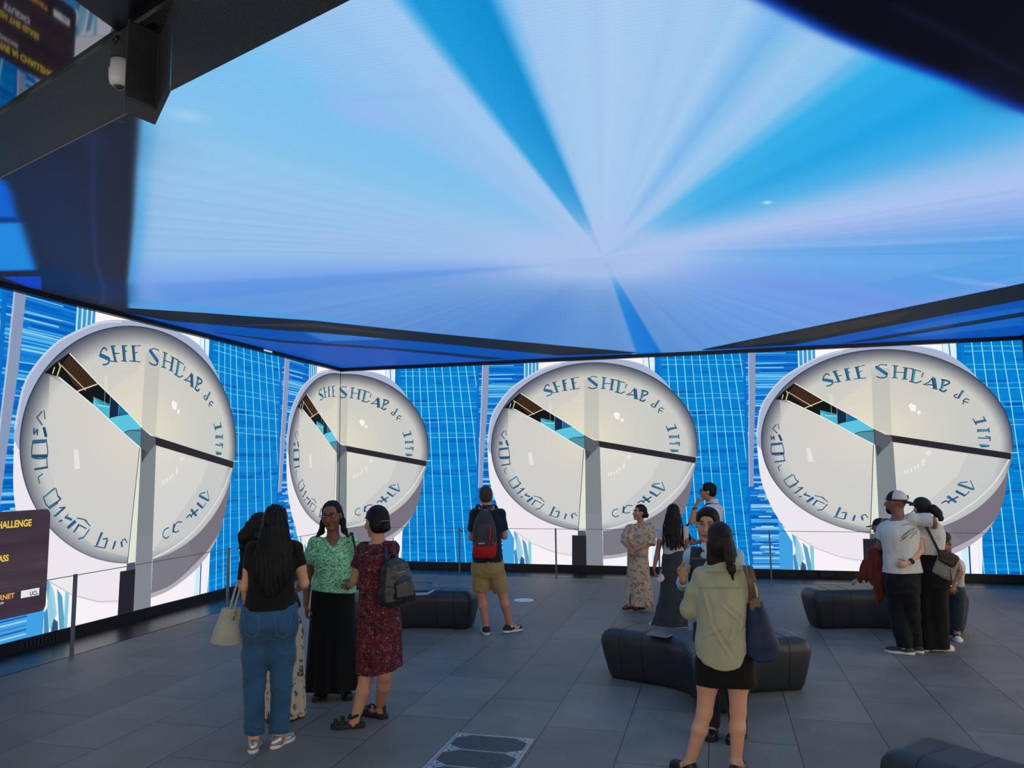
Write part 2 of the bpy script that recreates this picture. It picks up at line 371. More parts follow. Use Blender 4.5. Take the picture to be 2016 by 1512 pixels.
    ink(Z1, 3.436, (12,T1,((1178,914),(1262,946))), (3,T1,((1248,890),(1268,948))), (4,T1,((1190,905),(1230,900))), (13,T2,((1165,955),(1215,985))), (3,T1,((1215,985),(1240,958))), (14,T1,((1118,988),(1165,1025))), (6,T1,((1120,1022),(1175,992))), (5,T1,((1085,1030),(1110,1015),(1125,1030))),
        (4,T1,((1048,1050),(1012,1050),(990,1080),(1000,1100),(1030,1095))), (4,T1,((950,1072),(920,1082),(912,1110),(935,1125),(955,1118))), (8,T1,((990,1060),(985,1095))), (4,T1,((180,545),(160,570),(185,598))), (3,T1,((190,540),(196,572))),
        (5,T1,((150,616),(152,636),(164,618),(166,638))), (10,T2,((195,612),(205,640))), (14,T2,((150,668),(205,662))), (3,T1,((148,665),(152,728),(216,725),(208,655))), (10,T2,((152,725),(214,722))), (3,T1,((214,725),(220,765))), (6,T1,((166,776),(220,768))), (3,T1,((200,795),(182,808),(190,832))))
    ink(Z6, 8.4, (18,T3,((475,490),(348,580))), (6,T1,((348,580),(385,650),(430,692))), (7,T1,((485,495),(515,575))), (28,T1,((515,632),(418,688))), (12,T1,((515,572),(548,600),(520,622))), (22,T2,((602,690),(500,768))), (8,T1,((540,690),(612,688))), (8,T1,((478,765),(505,772))), (11,T1,((548,828),(580,820))),
        (24,T1,((612,788),(700,822))), (12,T2,((650,760),(620,800))), (34,T2,((745,840),(652,905))), (6,T1,((765,810),(860,832),(935,905))), (18,T1,((868,838),(895,862))), (22,T2,((792,880),(732,955))), (9,T1,((785,878),(890,930))), (14,T2,((932,940),(862,1020))), (10,T1,((862,1020),(800,1030))),
        (28,T1,((1105,988),(1040,1125))), (5,T1,((1010,1128),(1150,1165))), (22,T2,((1185,1075),(1155,1165))), (10,T1,((1125,1065),(1185,1062))), (24,T2,((1302,1105),(1270,1192))), (9,T1,((1472,1140),(1445,1095),(1400,1105))), (26,T2,((1390,1115),(1405,1182))))
    img = c.half()
    img *= (1-.012*(np.arange(img.shape[0]) % 9 < 1)[:, None, None])       # faint seams between the rows of modules
    return make_image('repeated_disc_film', img)
CX0, CX1, CY0, CY1, CR = XL-.03, XR+.03, -.4, YB+.03, 200.0
def ceiling_picture():
    w = int((CX1-CX0)*CR)//2*2; h = int((CY1-CY0)*CR)//2*2
    conv = lambda x, y: ((on_z(x, y, ZC)[0]-CX0)*w/(CX1-CX0), (CY1-on_z(x, y, ZC)[1])*h/(CY1-CY0))
    c = Canvas(w, h, conv, 1.0)
    C = conv(1188, 505)
    X = np.arange(w)[None, :]+.5-C[0]; Y = np.arange(h)[:, None]+.5-C[1]
    ang = np.arctan2(-Y, X); rad = np.hypot(X, Y)/CR
    def A(x, y): p = conv(x, y); return math.atan2(-(p[1]-C[1]), p[0]-C[0])
    ctl = [((260,500),(146,188,232)), ((330,350),(150,194,234)), ((300,200),(136,198,238)), ((480,110),(126,196,240)), ((640,120),(146,196,240)), ((760,60),(160,200,240)), ((818,60),(150,196,240)), ((858,60),(20,150,218)), ((985,60),(12,140,208)), ((1015,60),(120,186,236)),
           ((1040,60),(160,200,240)), ((1180,60),(170,204,240)), ((1330,100),(160,200,238)), ((1410,120),(158,200,240)), ((1450,140),(122,184,236)), ((1490,150),(132,190,236)), ((1520,160),(158,200,238)), ((1570,190),(134,196,238)), ((1640,190),(40,172,232)), ((1850,200),(16,160,226)), ((2005,236),(60,172,232)),
           ((2010,300),(140,190,236)), ((2010,360),(170,194,240)), ((2010,420),(140,176,234)), ((2010,470),(84,158,228)), ((2010,530),(96,166,232)), ((1800,600),(106,150,230)), ((1500,650),(104,154,222)), ((1330,676),(94,146,212)), ((1296,678),(94,146,212)), ((1288,680),(0,112,208)), ((1254,684),(0,120,214)), ((1246,684),(94,146,212)),
           ((1150,676),(94,146,212)), ((1000,664),(80,134,208)), ((700,630),(94,146,212)), ((400,600),(100,152,222)), ((300,560),(120,164,234))]
    an = sorted((A(*p), q) for p, q in ctl); an = [(an[-1][0]-2*math.pi, an[-1][1])] + an + [(an[0][0]+2*math.pi, an[0][1])]
    xs = [q[0] for q in an]; col = np.stack([np.interp(ang, xs, [q[1][i] for q in an]) for i in range(3)], -1)
    g = np.exp(-(rad/1.1)**2)[..., None]*.9+.35*np.exp(-(rad/2.6)**2)[..., None]
    g = np.clip(g, 0, .9)
    col = col+(np.array((172, 195, 236.))-col)*g
    # cloudy softness and pinkish streaks running outward
    n1 = np.interp((ang*9+2*np.sin(ang*5)) % 6.283, np.linspace(0, 6.283, 24), RNG.randn(24)*.5)
    col += n1[..., None]*np.array((6, 4, 2.))*np.clip(rad/3, 0, 1)[..., None]
    c.a[:] = col/255
    # cyan fringe at the left edge of the bright field
    def soft(pts, cc, sg, a=1.0, cpx=False):
        sg *= CR/120
        m = np.zeros((h, w), np.float32); P = pts if cpx else [conv(*p) for p in pts]
        r = c.mask_poly(P)
        if r is None: return
        m[r[0]:r[0]+r[2].shape[0], r[1]:r[1]+r[2].shape[1]] = r[2]
        y0, y1, x0, x1 = max(int(r[0]-4*sg-4), 0), int(r[0]+r[2].shape[0]+4*sg+4), max(int(r[1]-4*sg-4), 0), int(r[1]+r[2].shape[1]+4*sg+4)
        c._blend(y0, x0, blur(m[y0:y1, x0:x1], sg)*a, cc)
    soft([(245,605),(250,540),(262,430),(268,340),(275,235),(300,235),(286,340),(282,430),(268,540),(258,605)], (40,160,228), 5, .75)
    # moving streaks of light
    for p, cc, sg, a_ in (([(1820,540),(1900,560),(2010,566),(1900,548)], (170,180,240), 3, .5), ([(1230,494),(1500,482),(1800,470),(2016,462),(2016,470),(1700,486)], (186,200,246), 6, .3), ([(1500,398),(1512,395),(1520,399),(1510,403)], (230,240,250), 2, .8),
        ([(335,215),(390,225),(400,240),(350,232)], (225,235,250), 6, .5), ([(640,180),(700,200),(780,240),(740,260),(660,220)], (176,180,240), 10, .5),
        ([(300,560),(700,540),(1100,520),(700,560),(330,600)], (70,130,220), 8, .35), ([(245,588),(300,592),(700,628),(700,640),(250,606)], (70,160,228), 3, .5),
        ([(1700,560),(1900,520),(2016,500),(2016,540),(1800,590)], (60,150,226), 5, .3), ([(690,200),(905,178),(902,176),(690,196)], (120,160,215), 4, .4)):
        soft(p, cc, sg, a_)
    # unlit field at the left with its blue pane
    D = [(252,607),(250,560),(258,480),(262,420),(270,340),(272,290),(279,215),(250,150),(-400,180),(-900,500),(-400,640)]
    def line_ext(p, q, k): return (p[0]+(q[0]-p[0])*k, p[1]+(q[1]-p[1])*k)
    def wp(*pts): return [((x-CX0)*w/(CX1-CX0), (CY1-y)*h/(CY1-CY0)) for x, y in pts]
    Lx = [(-7.5, 8.4)]+[tuple(on_z(x, y, ZC)[:2]) for x, y in ((252,606),(250,560),(258,480),(263,420),(267,340),(271,290),(275,235))]
    soft(wp(*Lx, (-2.6, 3.0), (-2.6, -.4), (-7.5, -.4), (-7.5, 7.8)), (31, 36, 50), 2.2, 1, True)
    soft([(225,600),(110,580),(70,520),(45,470),(20,360),(0,350),(150,290),(268,240),(268,300),(180,300)], (26, 46, 98), 26, .6)
    soft([(60,560),(250,600),(250,560),(90,520)], (12,44,92), 12, .7)
    soft([(182,265),(186,330),(184,400),(189,470),(192,520),(206,565),(203,600),(199,600),(202,568),(187,520),(184,470),(179,400),(181,330)], (62, 62, 128), 1.6, .55)
    soft([(172,262),(192,262),(186,320)], (60, 70, 160), 6, .5)
    soft([(-300,250),(8,355),(22,380),(40,450),(68,528),(66,532),(-200,540)], (12, 96, 208), 3, 1)
    soft([(-300,440),(40,436),(68,530),(-200,536)], (32, 138, 220), 4, .9)
    soft([(-300,425),(36,428),(42,438),(-200,442)], (8, 52, 122), 3, .9)
    c.poly([(2,545),(80,544),(82,570),(60,566)], (14, 66, 190))
    # near-black field at the upper right
    Rx = [tuple(on_z(x, y, ZC)[:2]) for x, y in ((1440,-14),(1465,0),(1620,78),(1740,125),(1870,172),(2016,232))]
    ex = (Rx[-1][0]+3.2, Rx[-1][1]+3.2*1.0)
    soft(wp(*[(x+.02, y-.02) for x, y in Rx], ex, (5.2, -.4), (Rx[0][0]-.6, -.4), (Rx[0][0]-.6, Rx[0][1]-.6)), (4, 62, 190), 2.6, 1, True)
    soft(wp(*[(x+.055, y-.055) for x, y in Rx], (ex[0]+.05, ex[1]-.05), (5.2, -.4), (Rx[0][0]-.5, -.4), (Rx[0][0]-.5, Rx[0][1]-.7)), (2, 4, 20), 3.0, 1, True)
    soft([(1750,10),(1880,75),(2016,150),(2040,165),(2040,158),(1885,70),(1760,8)], (30, 50, 90), 2.5, .6)
    soft([(1900,120),(2016,200),(2016,225),(1930,190)], (14, 34, 96), 8, .6)
    # bands along the far edge
    def band(pts, cc, a=1.0, sg=.9): soft(pts, cc, sg, a)
    blue = [(250,607),(620,631),(860,657),(1100,680),(1250,694.2),(1200,712),(680,728),(250,640)]
    band(blue, (6, 78, 172)); 
    soft([(330,640),(560,690),(680,722),(1000,712),(800,690),(600,676)], (34, 82, 178), 6, .8)
    soft([(600,655),(700,660),(760,668),(640,672)], (70, 140, 220), 5, .6)
    band([(246,606),(400,616),(620,632),(860,657),(1100,680),(1262,694.4),(1100,700),(860,676),(620,654),(560,651),(337,632),(250,616)], (22, 32, 46))
    soft([(430,640),(620,644),(860,668),(800,662),(620,636)], (56, 50, 62), 3, .8)
    band([(400,652),(560,670),(760,684),(860,692),(1000,706),(960,708),(860,698),(760,688),(560,675)], (20, 40, 76), .95); soft([(600,672),(700,681),(760,686),(650,678)], (66, 48, 72), 2, .7)
    q = lambda x, y: tuple(on_z(x, y, ZC)[:2])
    a0, a1 = q(1384,687.6), q(2016,557.5); d = ((a1[0]-a0[0]), (a1[1]-a0[1]))
    far = (a0[0]+d[0]*1.6, a0[1]+d[1]*1.6)
    soft(wp(a0, a1, far, (5.2, 14.4), q(1384, 690)), (7, 80, 178), .8, 1, True)
    soft([(1760,650),(1880,625),(2016,605),(2016,640),(1800,664)], (30, 110, 205), 4, .6)
    b1 = q(1561,679); b2 = q(2016,590); g2 = (b2[0]+(b2[0]-b1[0])*.6, b2[1]+(b2[1]-b1[1])*.6)
    soft(wp(a0, a1, far, g2, b2, b1, q(1400, 688)), (22, 33, 44), .8, 1, True)
    soft([(1450,676),(1600,645),(1716,625),(1800,612),(1760,632),(1600,665),(1450,684)], (54, 46, 46), 3, .7)
    b3, b4, b5, b6 = q(1650,677), q(2016,614), q(2016,623), q(1735,668.5)
    soft(wp(b3, b4, (b4[0]+1.2, b4[1]-1.0), (b5[0]+1.2, b5[1]-1.0), b5, b6), (16, 40, 70), .7, 1, True)
    soft([(1800,652),(1880,638),(1870,643),(1790,656)], (80, 60, 76), 2, .7)
    im = c.half()
    yy = np.arange(im.shape[0])[:, None, None]
    im *= 1-.02*(yy % 3 == 0)
    return make_image('light_rays_film', im)
# ------------------------------------------------------------------ the hall
def led_mat(name, img, uv=True):
    m, nt, b = new_mat(name)
    t = nt.nodes.new('ShaderNodeTexImage'); t.image = img; t.extension = 'REPEAT' ; t.interpolation = 'Linear'
    u = nt.nodes.new('ShaderNodeUVMap'); u.uv_map = 'screen'; nt.links.new(u.outputs[0], t.inputs[0])
    b.inputs['Base Color'].default_value = (.004, .004, .005, 1); b.inputs['Roughness'].default_value = .6; b.inputs['Specular IOR Level'].default_value = .04
    nt.links.new(t.outputs[0], b.inputs['Emission Color']); b.inputs['Emission Strength'].default_value = 1.0
    return m
def glow(name, c, k=1.0):
    m, nt, b = new_mat(name)
    b.inputs['Base Color'].default_value = (.01, .01, .01, 1); b.inputs['Roughness'].default_value = .5
    b.inputs['Emission Color'].default_value = lin(c); b.inputs['Emission Strength'].default_value = k
    return m
def uv_mesh(name, verts, faces, uvs, mat, parent=None):
    me = bpy.data.meshes.new(name); me.from_pydata(verts, [], faces); me.update()
    l = me.uv_layers.new(name='screen')
    for lp in me.loops: l.data[lp.index].uv = uvs[lp.vertex_index]
    return link_mesh(name, me, mat, parent)

film = led_mat('disc film on the led wall', wall_picture())
sky = led_mat('light rays on the led ceiling', ceiling_picture())
black_metal = plain('satin black metal', (13, 14, 17), rough=.5, var=.15)
frame_black = plain('black screen frame', (7, 8, 11), rough=.42)
dark_wall = plain('dark painted wall', (16, 17, 20), rough=.7)

def screen_strip(name, us, at, parent=None):
    v = []; uv = []; f = []
    for i, u in enumerate(us):
        for z, t in ((ZB, 0), (ZT, 1)): v.append(at(u, z)); uv.append((float(tile_s(u)), t))
        if i: f.append([2*i-2, 2*i, 2*i+1, 2*i-1])
    return uv_mesh(name, v, f, uv, film, parent)
ks = lambda lo, hi: sorted({lo, hi} | {k for k in KNOT_U if lo < k < hi} | set(np.linspace(lo, hi, 9).tolist()))
wl = MB(); wl.box((XL-.3, -3.0, 0), (XL-.02, YB+.3, ZC+.2)); wl = tag(wl.build('wall_left', dark_wall), kind='structure')
wb = MB(); wb.box((XL-.02, YB+.02, 0), (XR+.3, YB+.3, ZC+.2)); wb = tag(wb.build('wall_back', dark_wall), kind='structure')
wr = MB(); wr.box((XR, 11.6, 0), (XR+.3, YB+.02, ZC)); wr = tag(wr.build('wall_right', dark_wall), kind='structure')
screen_strip('led_screen', ks(-YB-2.9, 0.0), lambda u, z: (XL, YB+u, z), wl)
screen_strip('led_screen', ks(0.0, XR-XL), lambda u, z: (XL+u, YB, z), wb)

# floor: dark stone slabs 0.60 x 1.18 in half-bond, joints along the hall
def slab_mat():
    m, nt, b = new_mat('dark grey stone slabs')
    tc = nt.nodes.new('ShaderNodeTexCoord'); sp = nt.nodes.new('ShaderNodeSeparateXYZ'); nt.links.new(tc.outputs['Object'], sp.inputs[0])
    ax = nd(nt, 'ShaderNodeMath', operation='ADD'); ax.inputs[1].default_value = 50*.598-.465; nt.links.new(sp.outputs[0], ax.inputs[0])
    ay = nd(nt, 'ShaderNodeMath', operation='ADD'); ay.inputs[1].default_value = 59-.0; nt.links.new(sp.outputs[1], ay.inputs[0])
    cb = nt.nodes.new('ShaderNodeCombineXYZ'); nt.links.new(ay.outputs[0], cb.inputs[0]); nt.links.new(ax.outputs[0], cb.inputs[1])
    br = nt.nodes.new('ShaderNodeTexBrick'); nt.links.new(cb.outputs[0], br.inputs['Vector'])
    br.offset = .5; br.offset_frequency = 2; br.squash = 1
    for k, v in (('Scale', 1.0), ('Mortar Size', .0032), ('Mortar Smooth', .2), ('Bias', -.1), ('Brick Width', 1.18), ('Row Height', .598)): br.inputs[k].default_value = v
    br.inputs['Color1'].default_value = (.148, .142, .132, 1); br.inputs['Color2'].default_value = (.192, .184, .172, 1); br.inputs['Mortar'].default_value = (.012, .012, .014, 1)
    co = coords(nt, (1, 1, 1)); n = nd(nt, 'ShaderNodeTexNoise', Scale=1.3, Detail=8.0, Roughness=.65); nt.links.new(co, n.inputs['Vector'])
    n2 = nd(nt, 'ShaderNodeTexNoise', Scale=170.0, Detail=3.0); nt.links.new(co, n2.inputs['Vector'])
    r = ramp(nt, n.outputs[0], [(.32, (.72,.72,.72,1)), (.68, (1.22,1.22,1.24,1))]); r2 = ramp(nt, n2.outputs[0], [(.3, (.68,.68,.68,1)), (.7, (1.35,1.35,1.35,1))])
    mx = nd(nt, 'ShaderNodeMixRGB', blend_type='MULTIPLY'); mx.inputs[0].default_value = 1; nt.links.new(br.outputs[0], mx.inputs[1]); nt.links.new(r, mx.inputs[2])
    my = nd(nt, 'ShaderNodeMixRGB', blend_type='MULTIPLY'); my.inputs[0].default_value = 1; nt.links.new(mx.outputs[0], my.inputs[1]); nt.links.new(r2, my.inputs[2])
    nt.links.new(my.outputs[0], b.inputs['Base Color'])
    rr = ramp(nt, n.outputs[0], [(.3, (.50,.50,.50,1)), (.7, (.62,.62,.62,1))]); nt.links.new(rr, b.inputs['Roughness'])
    b.inputs['Specular IOR Level'].default_value = .42
    inv = nd(nt, 'ShaderNodeMath', operation='MULTIPLY'); inv.inputs[1].default_value = -1.0; nt.links.new(br.outputs['Fac'], inv.inputs[0])
    ad = nd(nt, 'ShaderNodeMath', operation='MULTIPLY_ADD'); ad.inputs[1].default_value = .12; nt.links.new(n2.outputs[0], ad.inputs[0]); nt.links.new(inv.outputs[0], ad.inputs[2])
    bump(nt, b, ad.outputs[0], .35, .004)
    return m
fl = MB(); fl.box((XL-.02, -3.0, -.2), (9.0, YB+.02, 0)); fl = tag(fl.build('floor', slab_mat()), kind='structure')
strip_mat = plain('dark smooth kerb strip', (15, 18, 23), rough=.34, spec=.5, var=.25, scale=3)
st = MB(); st.box((XL, -3, 0), (-6.72, YB, .004)); st.box((-6.72, 13.56, 0), (XR, YB, .004)); tag(st.build('trim_1', strip_mat), kind='structure')
# black plinth under the screens, with sockets and grilles, and the frame above them
pl = MB(); pl.box((XL-.02, -3, 0), (XL+.012, YB, ZB-.004)); pl.box((XL, YB-.012, 0), (XR, YB+.02, ZB-.004)); tag(pl.build('baseboard_left', frame_black), kind='structure')
tr = MB(); tr.box((XL-.02, -3, ZT+.004), (XL+.06, YB, ZC)); tr.box((XL, YB-.06, ZT+.004), (XR, YB+.02, ZC)); tr.box((XR-.05, 11.6, ZT+.004), (XR, YB, ZC)); tag(tr.build('trim_2', frame_black), kind='structure')
cj = MB(); cj.box((XL, YB-.01, ZB), (XL+.008, YB, ZT)); tag(cj.build('trim_3', plain('dark seam', (40, 42, 46))), kind='structure')
grey_metal = plain('dark grey metal', (48, 50, 54), rough=.45, metal=.3)
for i, (x, y, w, h) in enumerate(((1597, 1131, .16, .07), (1627, 1132, .2, .09), (1560, 1129, .12, .05), (1003, 1119, .13, .07))):
    q = on_wall(x, y); m = MB(); m.box((q[0]-w/2, YB-.022, .03), (q[0]+w/2, YB-.012, .03+h)); m.box((q[0]-w/2+.02, YB-.025, .045), (q[0]-w/2+.05, YB-.022, .03+h-.015)); m.box((q[0]+.01, YB-.025, .045), (q[0]+.04, YB-.022, .03+h-.015))
    tag(m.build('socket_box', grey_metal, bevel=.002), ('dark grey socket box in the plinth, left one of the close pair', 'dark grey socket box in the black plinth, rightmost of the four', 'small socket box in the black plinth behind the woman in sage, beside the railing post', 'socket box in the black plinth just right of the man in khaki shorts')[i], 'socket', 'socket boxes in the plinth')
m = MB()
for k in range(9): m.box((XL+.012, 7.02+k*.05, .03), (XL+.02, 7.045+k*.05, .10))
tag(m.build('vent_grille', grey_metal), 'slatted dark vent grille in the plinth beneath the left-hand screen', 'vent')

# ceiling: lit field, black beam with its perforated skin, glossy dark pane and black field
def lineY(x, p, q): return p[1]+(q[1]-p[1])*(x-p[0])/(q[0]-p[0])
P1a, P1b = (-4.776, 4.10), (-1.483, 2.896)          # far edge of the beam
P0a, P0b = (-3.932, 3.351), (-2.641, 2.847)         # near edge of the beam
q1 = [(XL, lineY(XL, P1a, P1b)), (XR+3, lineY(XR+3, P1a, P1b)-0), (XR+3, YB), (XL, YB)]
q1 = [(XL, lineY(XL, P1a, P1b)), (2.2, lineY(2.2, P1a, P1b)), (XR, lineY(2.2, P1a, P1b)-.2), (XR, YB), (XL, YB)]
sz = lambda p: ((p[0]-CX0)/(CX1-CX0), (p[1]-CY0)/(CY1-CY0))
ce = MB(); ce.box((XL-.02, -3, ZC+.06), (XR+.3, YB+.02, ZC+.2)); ce = tag(ce.build('ceiling', dark_wall), kind='structure')
uv_mesh('led_ceiling', [(x, y, ZC) for x, y in q1], [[4, 3, 2, 1, 0]], [sz(p) for p in q1], sky, ce)
mm, nt, b = new_mat('dark glossy ceiling pane'); b.inputs['Base Color'].default_value = (.26, .275, .31, 1); b.inputs['Metallic'].default_value = 1; b.inputs['Roughness'].default_value = .035
q2 = [(XL, -3), (P0b[0], -3), P0b, (XL, lineY(XL, P0a, P0b))]
mesh_obj('mirror_pane', [(x, y, ZC) for x, y in q2], [[3, 2, 1, 0]], mm, ce)
bk = MB(); bk.prism([(P0b[0], -3), (XR, -3), (XR, lineY(2.2, P1a, P1b)-.2), (2.2, lineY(2.2, P1a, P1b)), (-2.2, lineY(-2.2, P1a, P1b)), P0b], ZC, ZC+.05)
bk.build('black_panel', frame_black, ce)
m, nt, b = new_mat('perforated black sheet')
w = nd(nt, 'ShaderNodeTexWave', Scale=26.0); w.bands_direction = 'Y'; nt.links.new(coords(nt, (1, 1, 1), rot=(0, 0, math.radians(20))), w.inputs['Vector'])
v = nd(nt, 'ShaderNodeTexVoronoi', Scale=120.0); nt.links.new(coords(nt), v.inputs['Vector'])
mx = nd(nt, 'ShaderNodeMixRGB', blend_type='MULTIPLY'); mx.inputs[0].default_value = 1
nt.links.new(ramp(nt, w.outputs[0], [(.3, (.012, .013, .014, 1)), (.7, (.05, .052, .055, 1))]), mx.inputs[1]); nt.links.new(ramp(nt, v.outputs[0], [(.2, (.35,.35,.35,1)), (.5, (1.3,1.3,1.3,1))]), mx.inputs[2])
nt.links.new(mx.outputs[0], b.inputs['Base Color']); b.inputs['Roughness'].default_value = .5; perf = m
ZK = 3.975; kk = (ZK-EYE[2])/(ZC-EYE[2])
def bline(x, a, b_): return (x*kk, lineY(x, a, b_)*kk)
bm = MB(); bm.prism([bline(-9.3, P0a, P0b), bline(-2.2, P0a, P0b), bline(-1.2, P0a, P0b), bline(-1.2, P1a, P1b), bline(-9.3, P1a, P1b)], ZK, ZC+.04)
bm = tag(bm.build('trim_4', perf), kind='structure')
hl = MB(); a_, b_ = bline(-9.0, P1a, P1b), bline(-2.9, P1a, P1b); hl.tube([(a_[0], a_[1], ZK), (b_[0], b_[1], ZK)], .006, 6); tag(hl.build('edge_highlight', plain('grey highlight line', (120, 122, 128), rough=.4), bm))  # thin pale tube standing in for the highlight along the beam's far edge
# sensor housing under the beam, dome camera beside it
z0 = 3.6
hp = [tuple(on_z(x, y, z0)[:2]) for x, y in ((243, 222), (306, 247), (336, 183), (334, 161), (308, 216), (245, 190))]
t = empty('sensor_housing', (hp[0][0], hp[0][1], z0)); tag(t, 'boxy black sensor housing hanging under the perforated ceiling beam', 'sensor housing')
loc = [(p[0]-hp[0][0], p[1]-hp[0][1]) for p in hp]
h_ = MB(); h_.prism(loc, 0, .37); h_.build('casing', plain('charcoal plastic', (40, 43, 50), rough=.5), t, bevel=.006)
h_ = MB(); cxh = sum(p[0] for p in loc)/6; cyh = sum(p[1] for p in loc)/6; h_.box((cxh-.02, cyh-.02, .37), (cxh+.02, cyh+.02, .375)); h_.build('mounting_bracket', frame_black, t)
h_ = MB(); h_.box((loc[1][0]-.13, loc[1][1]-.10, -.003), (loc[1][0]-.10, loc[1][1]-.07, .001)); h_.build('screw_plate', frame_black, t)
c0 = on_z(235, 172, 3.84); t = empty('dome_camera', (c0[0], c0[1], 3.84)); tag(t, 'small white dome security camera under the perforated ceiling beam', 'security camera')
h_ = MB(); h_.lathe((0, 0, 0), [(.004, 0), (.03, .004), (.044, .016), (.05, .04), (.052, .085), (.046, .10), (.046, .142)], 28); h_.build('camera_body', plain('white plastic', (196, 200, 200), rough=.35), t, True)
h_ = MB(); h_.lathe((0, 0, -.012), [(.003, 0), (.018, .004), (.027, .014), (.03, .03)], 20); h_.build('lens_dome', plain('smoked lens', (60, 62, 66), rough=.12), t, True)
h_ = MB(); h_.tube([(.03, .035, .0), (.052, .02, .04), (.06, 0, .09), (.02, -.02, .145)], .005, 6); h_.build('cable', frame_black, t, True)
h_ = MB(); q = on_z(225, 78, ZK); h_.tube([(q[0], q[1], ZK), (q[0]+.01, q[1]-.01, ZK-.03), (q[0]+.03, q[1]-.02, ZK-.02), (q[0]+.04, q[1]-.02, ZK)], .008, 6); tag(h_.build('cable_loop', frame_black, None, True), 'loop of black cable hanging from the edge of the perforated beam', 'cable')
q = on_z(537, 690, ZT+.04); h_ = MB(); h_.box((XL+.06, q[1]-.12, ZT+.02), (XL+.072, q[1]+.12, ZT+.05)); tag(h_.build('light_strip', glow('cool lamp', (190, 215, 240), .8)), 'short pale light strip on the black frame above the left-hand screen', 'light')

# caption card shown on the left-hand screen
XP = XL+.006
def rrect(y0, y1, z0, z1, r, n=6):
    pts = []
    for cy, cz, a0 in ((y1-r, z1-r, 0), (y0+r, z1-r, 90), (y0+r, z0+r, 180), (y1-r, z0+r, 270)):
        for i in range(n+1): a = math.radians(a0+90*i/n); pts.append((cy+r*math.cos(a), cz+r*math.sin(a)))
    return pts
pp = rrect(3.75, 7.265, .392, 1.53, .07)
m, nt, b = new_mat('plum caption card'); co = coords(nt, (1, .25, 3)); n = nd(nt, 'ShaderNodeTexNoise', Scale=2.2, Detail=5.0); nt.links.new(co, n.inputs['Vector'])
nt.links.new(ramp(nt, n.outputs[0], [(.35, lin((52, 38, 50))), (.6, lin((66, 50, 60))), (.75, lin((82, 62, 74)))]), b.inputs['Emission Color']); b.inputs['Emission Strength'].default_value = .95; b.inputs['Base Color'].default_value = (.01, .01, .01, 1)
card = mesh_obj('caption_card', [(XP, y, z) for y, z in pp], [list(range(len(pp)))], m, wl)
def text_mesh(name, body, right, z, cap, width, mat, parent, bold=.012):
    cu = bpy.data.curves.new(name, 'FONT'); cu.body = body; cu.size = 1; cu.offset = bold; cu.align_x = 'LEFT'
    tmp = bpy.data.objects.new(name, cu); COL.objects.link(tmp); dg = bpy.context.evaluated_depsgraph_get()
    me = bpy.data.meshes.new_from_object(tmp.evaluated_get(dg)); bpy.data.objects.remove(tmp)
    co = np.array([v.co[:] for v in me.vertices]); lo, hi = co.min(0), co.max(0)
    for v, c in zip(me.vertices, co): v.co = (XP+.004, right-width*(hi[0]-c[0])/(hi[0]-lo[0]), z+cap*(c[1]-lo[1])/(hi[1]-lo[1]))
    me.name = name; return link_mesh(name, me, mat, parent)
yel, org, wht = glow('yellow lettering', (232, 196, 70)), glow('orange lettering', (226, 160, 80)), glow('white lettering', (228, 228, 230))
text_mesh('caption_text', 'GENERATIVE AI CHALLENGE', 7.015, 1.352, .078, 1.12, yel, card, .03)
text_mesh('caption_text', 'SHOWCASE', 6.49, 1.27, .045, .30, wht, card)
text_mesh('caption_text', 'THROUGH THE GLASS', 6.75, 1.0, .07, .80, yel, card, .03)
text_mesh('caption_text', 'STUDIO', 6.62, .885, .07, .33, wht, card)
text_mesh('caption_text', 'OUTERNET', 6.85, .597, .056, .40, org, card, .03)
text_mesh('caption_text', 'LONDON', 6.72, .555, .022, .12, wht, card)
mesh_obj('logo_plate', [(XP+.003, y, z) for y, z in ((6.93, .578), (7.165, .578), (7.165, .658), (6.93, .658))], [[0, 1, 2, 3]], wht, card)
text_mesh('logo_text', 'UCL', 7.145, .588, .045, .105, glow('dark logo lettering', (40, 32, 42)), card, .03).location = (.003, 0, 0)

# railing: slim posts and a wire
post_m = plain('brushed steel post', (120, 122, 126), rough=.4, metal=.4)
def post(x, y, h, label):
    t = empty('railing_post', (x, y, 0)); tag(t, label, 'railing post', 'posts of the wire railing along the screens')
    m = MB(); m.box((-.012, -.020, 0), (.012, .020, h)); m.build('upright', post_m, t, bevel=.003)
    m = MB(); m.lathe((0, 0, 0), [(.032, 0), (.032, .006), (.02, .010)], 20); m.build('base_plate', post_m, t)
    m = MB(); m.tube([(0, -.014, h-.012), (0, .014, h-.012)], .014, 8); m.build('wire_clamp', post_m, t)
HP = .86
RX, RY = -6.68, 13.50
posts = [(RX, 6.90, 'railing post in front of the left-hand screen, nearest the camera'), (RX, 9.58, 'railing post at the left-hand screen, beside the woman with the pale handbag'),
         (-4.60, RY, 'railing post left of the man in khaki shorts'), (-2.81, RY, 'railing post in front of the third disc, right of the man in khaki shorts'),
         (.78, RY, 'railing post between the woman in sage and the right-hand bench'), (2.57, RY, 'railing post beyond the couple in white tees, mostly hidden'), (-1.02, RY, 'railing post behind the woman in the floral dress, mostly hidden')]
for x, y, lb in posts: post(x, y, HP, lb)
m = MB(); m.tube([(RX, -2.5, HP-.012), (RX, RY, HP-.012)], .0045, 6); m.tube([(RX, RY, HP-.012), (XR, RY, HP-.012)], .0045, 6)
tag(m.build('railing_wire', post_m), 'thin steel wire strung from post to post before the screens', 'wire')

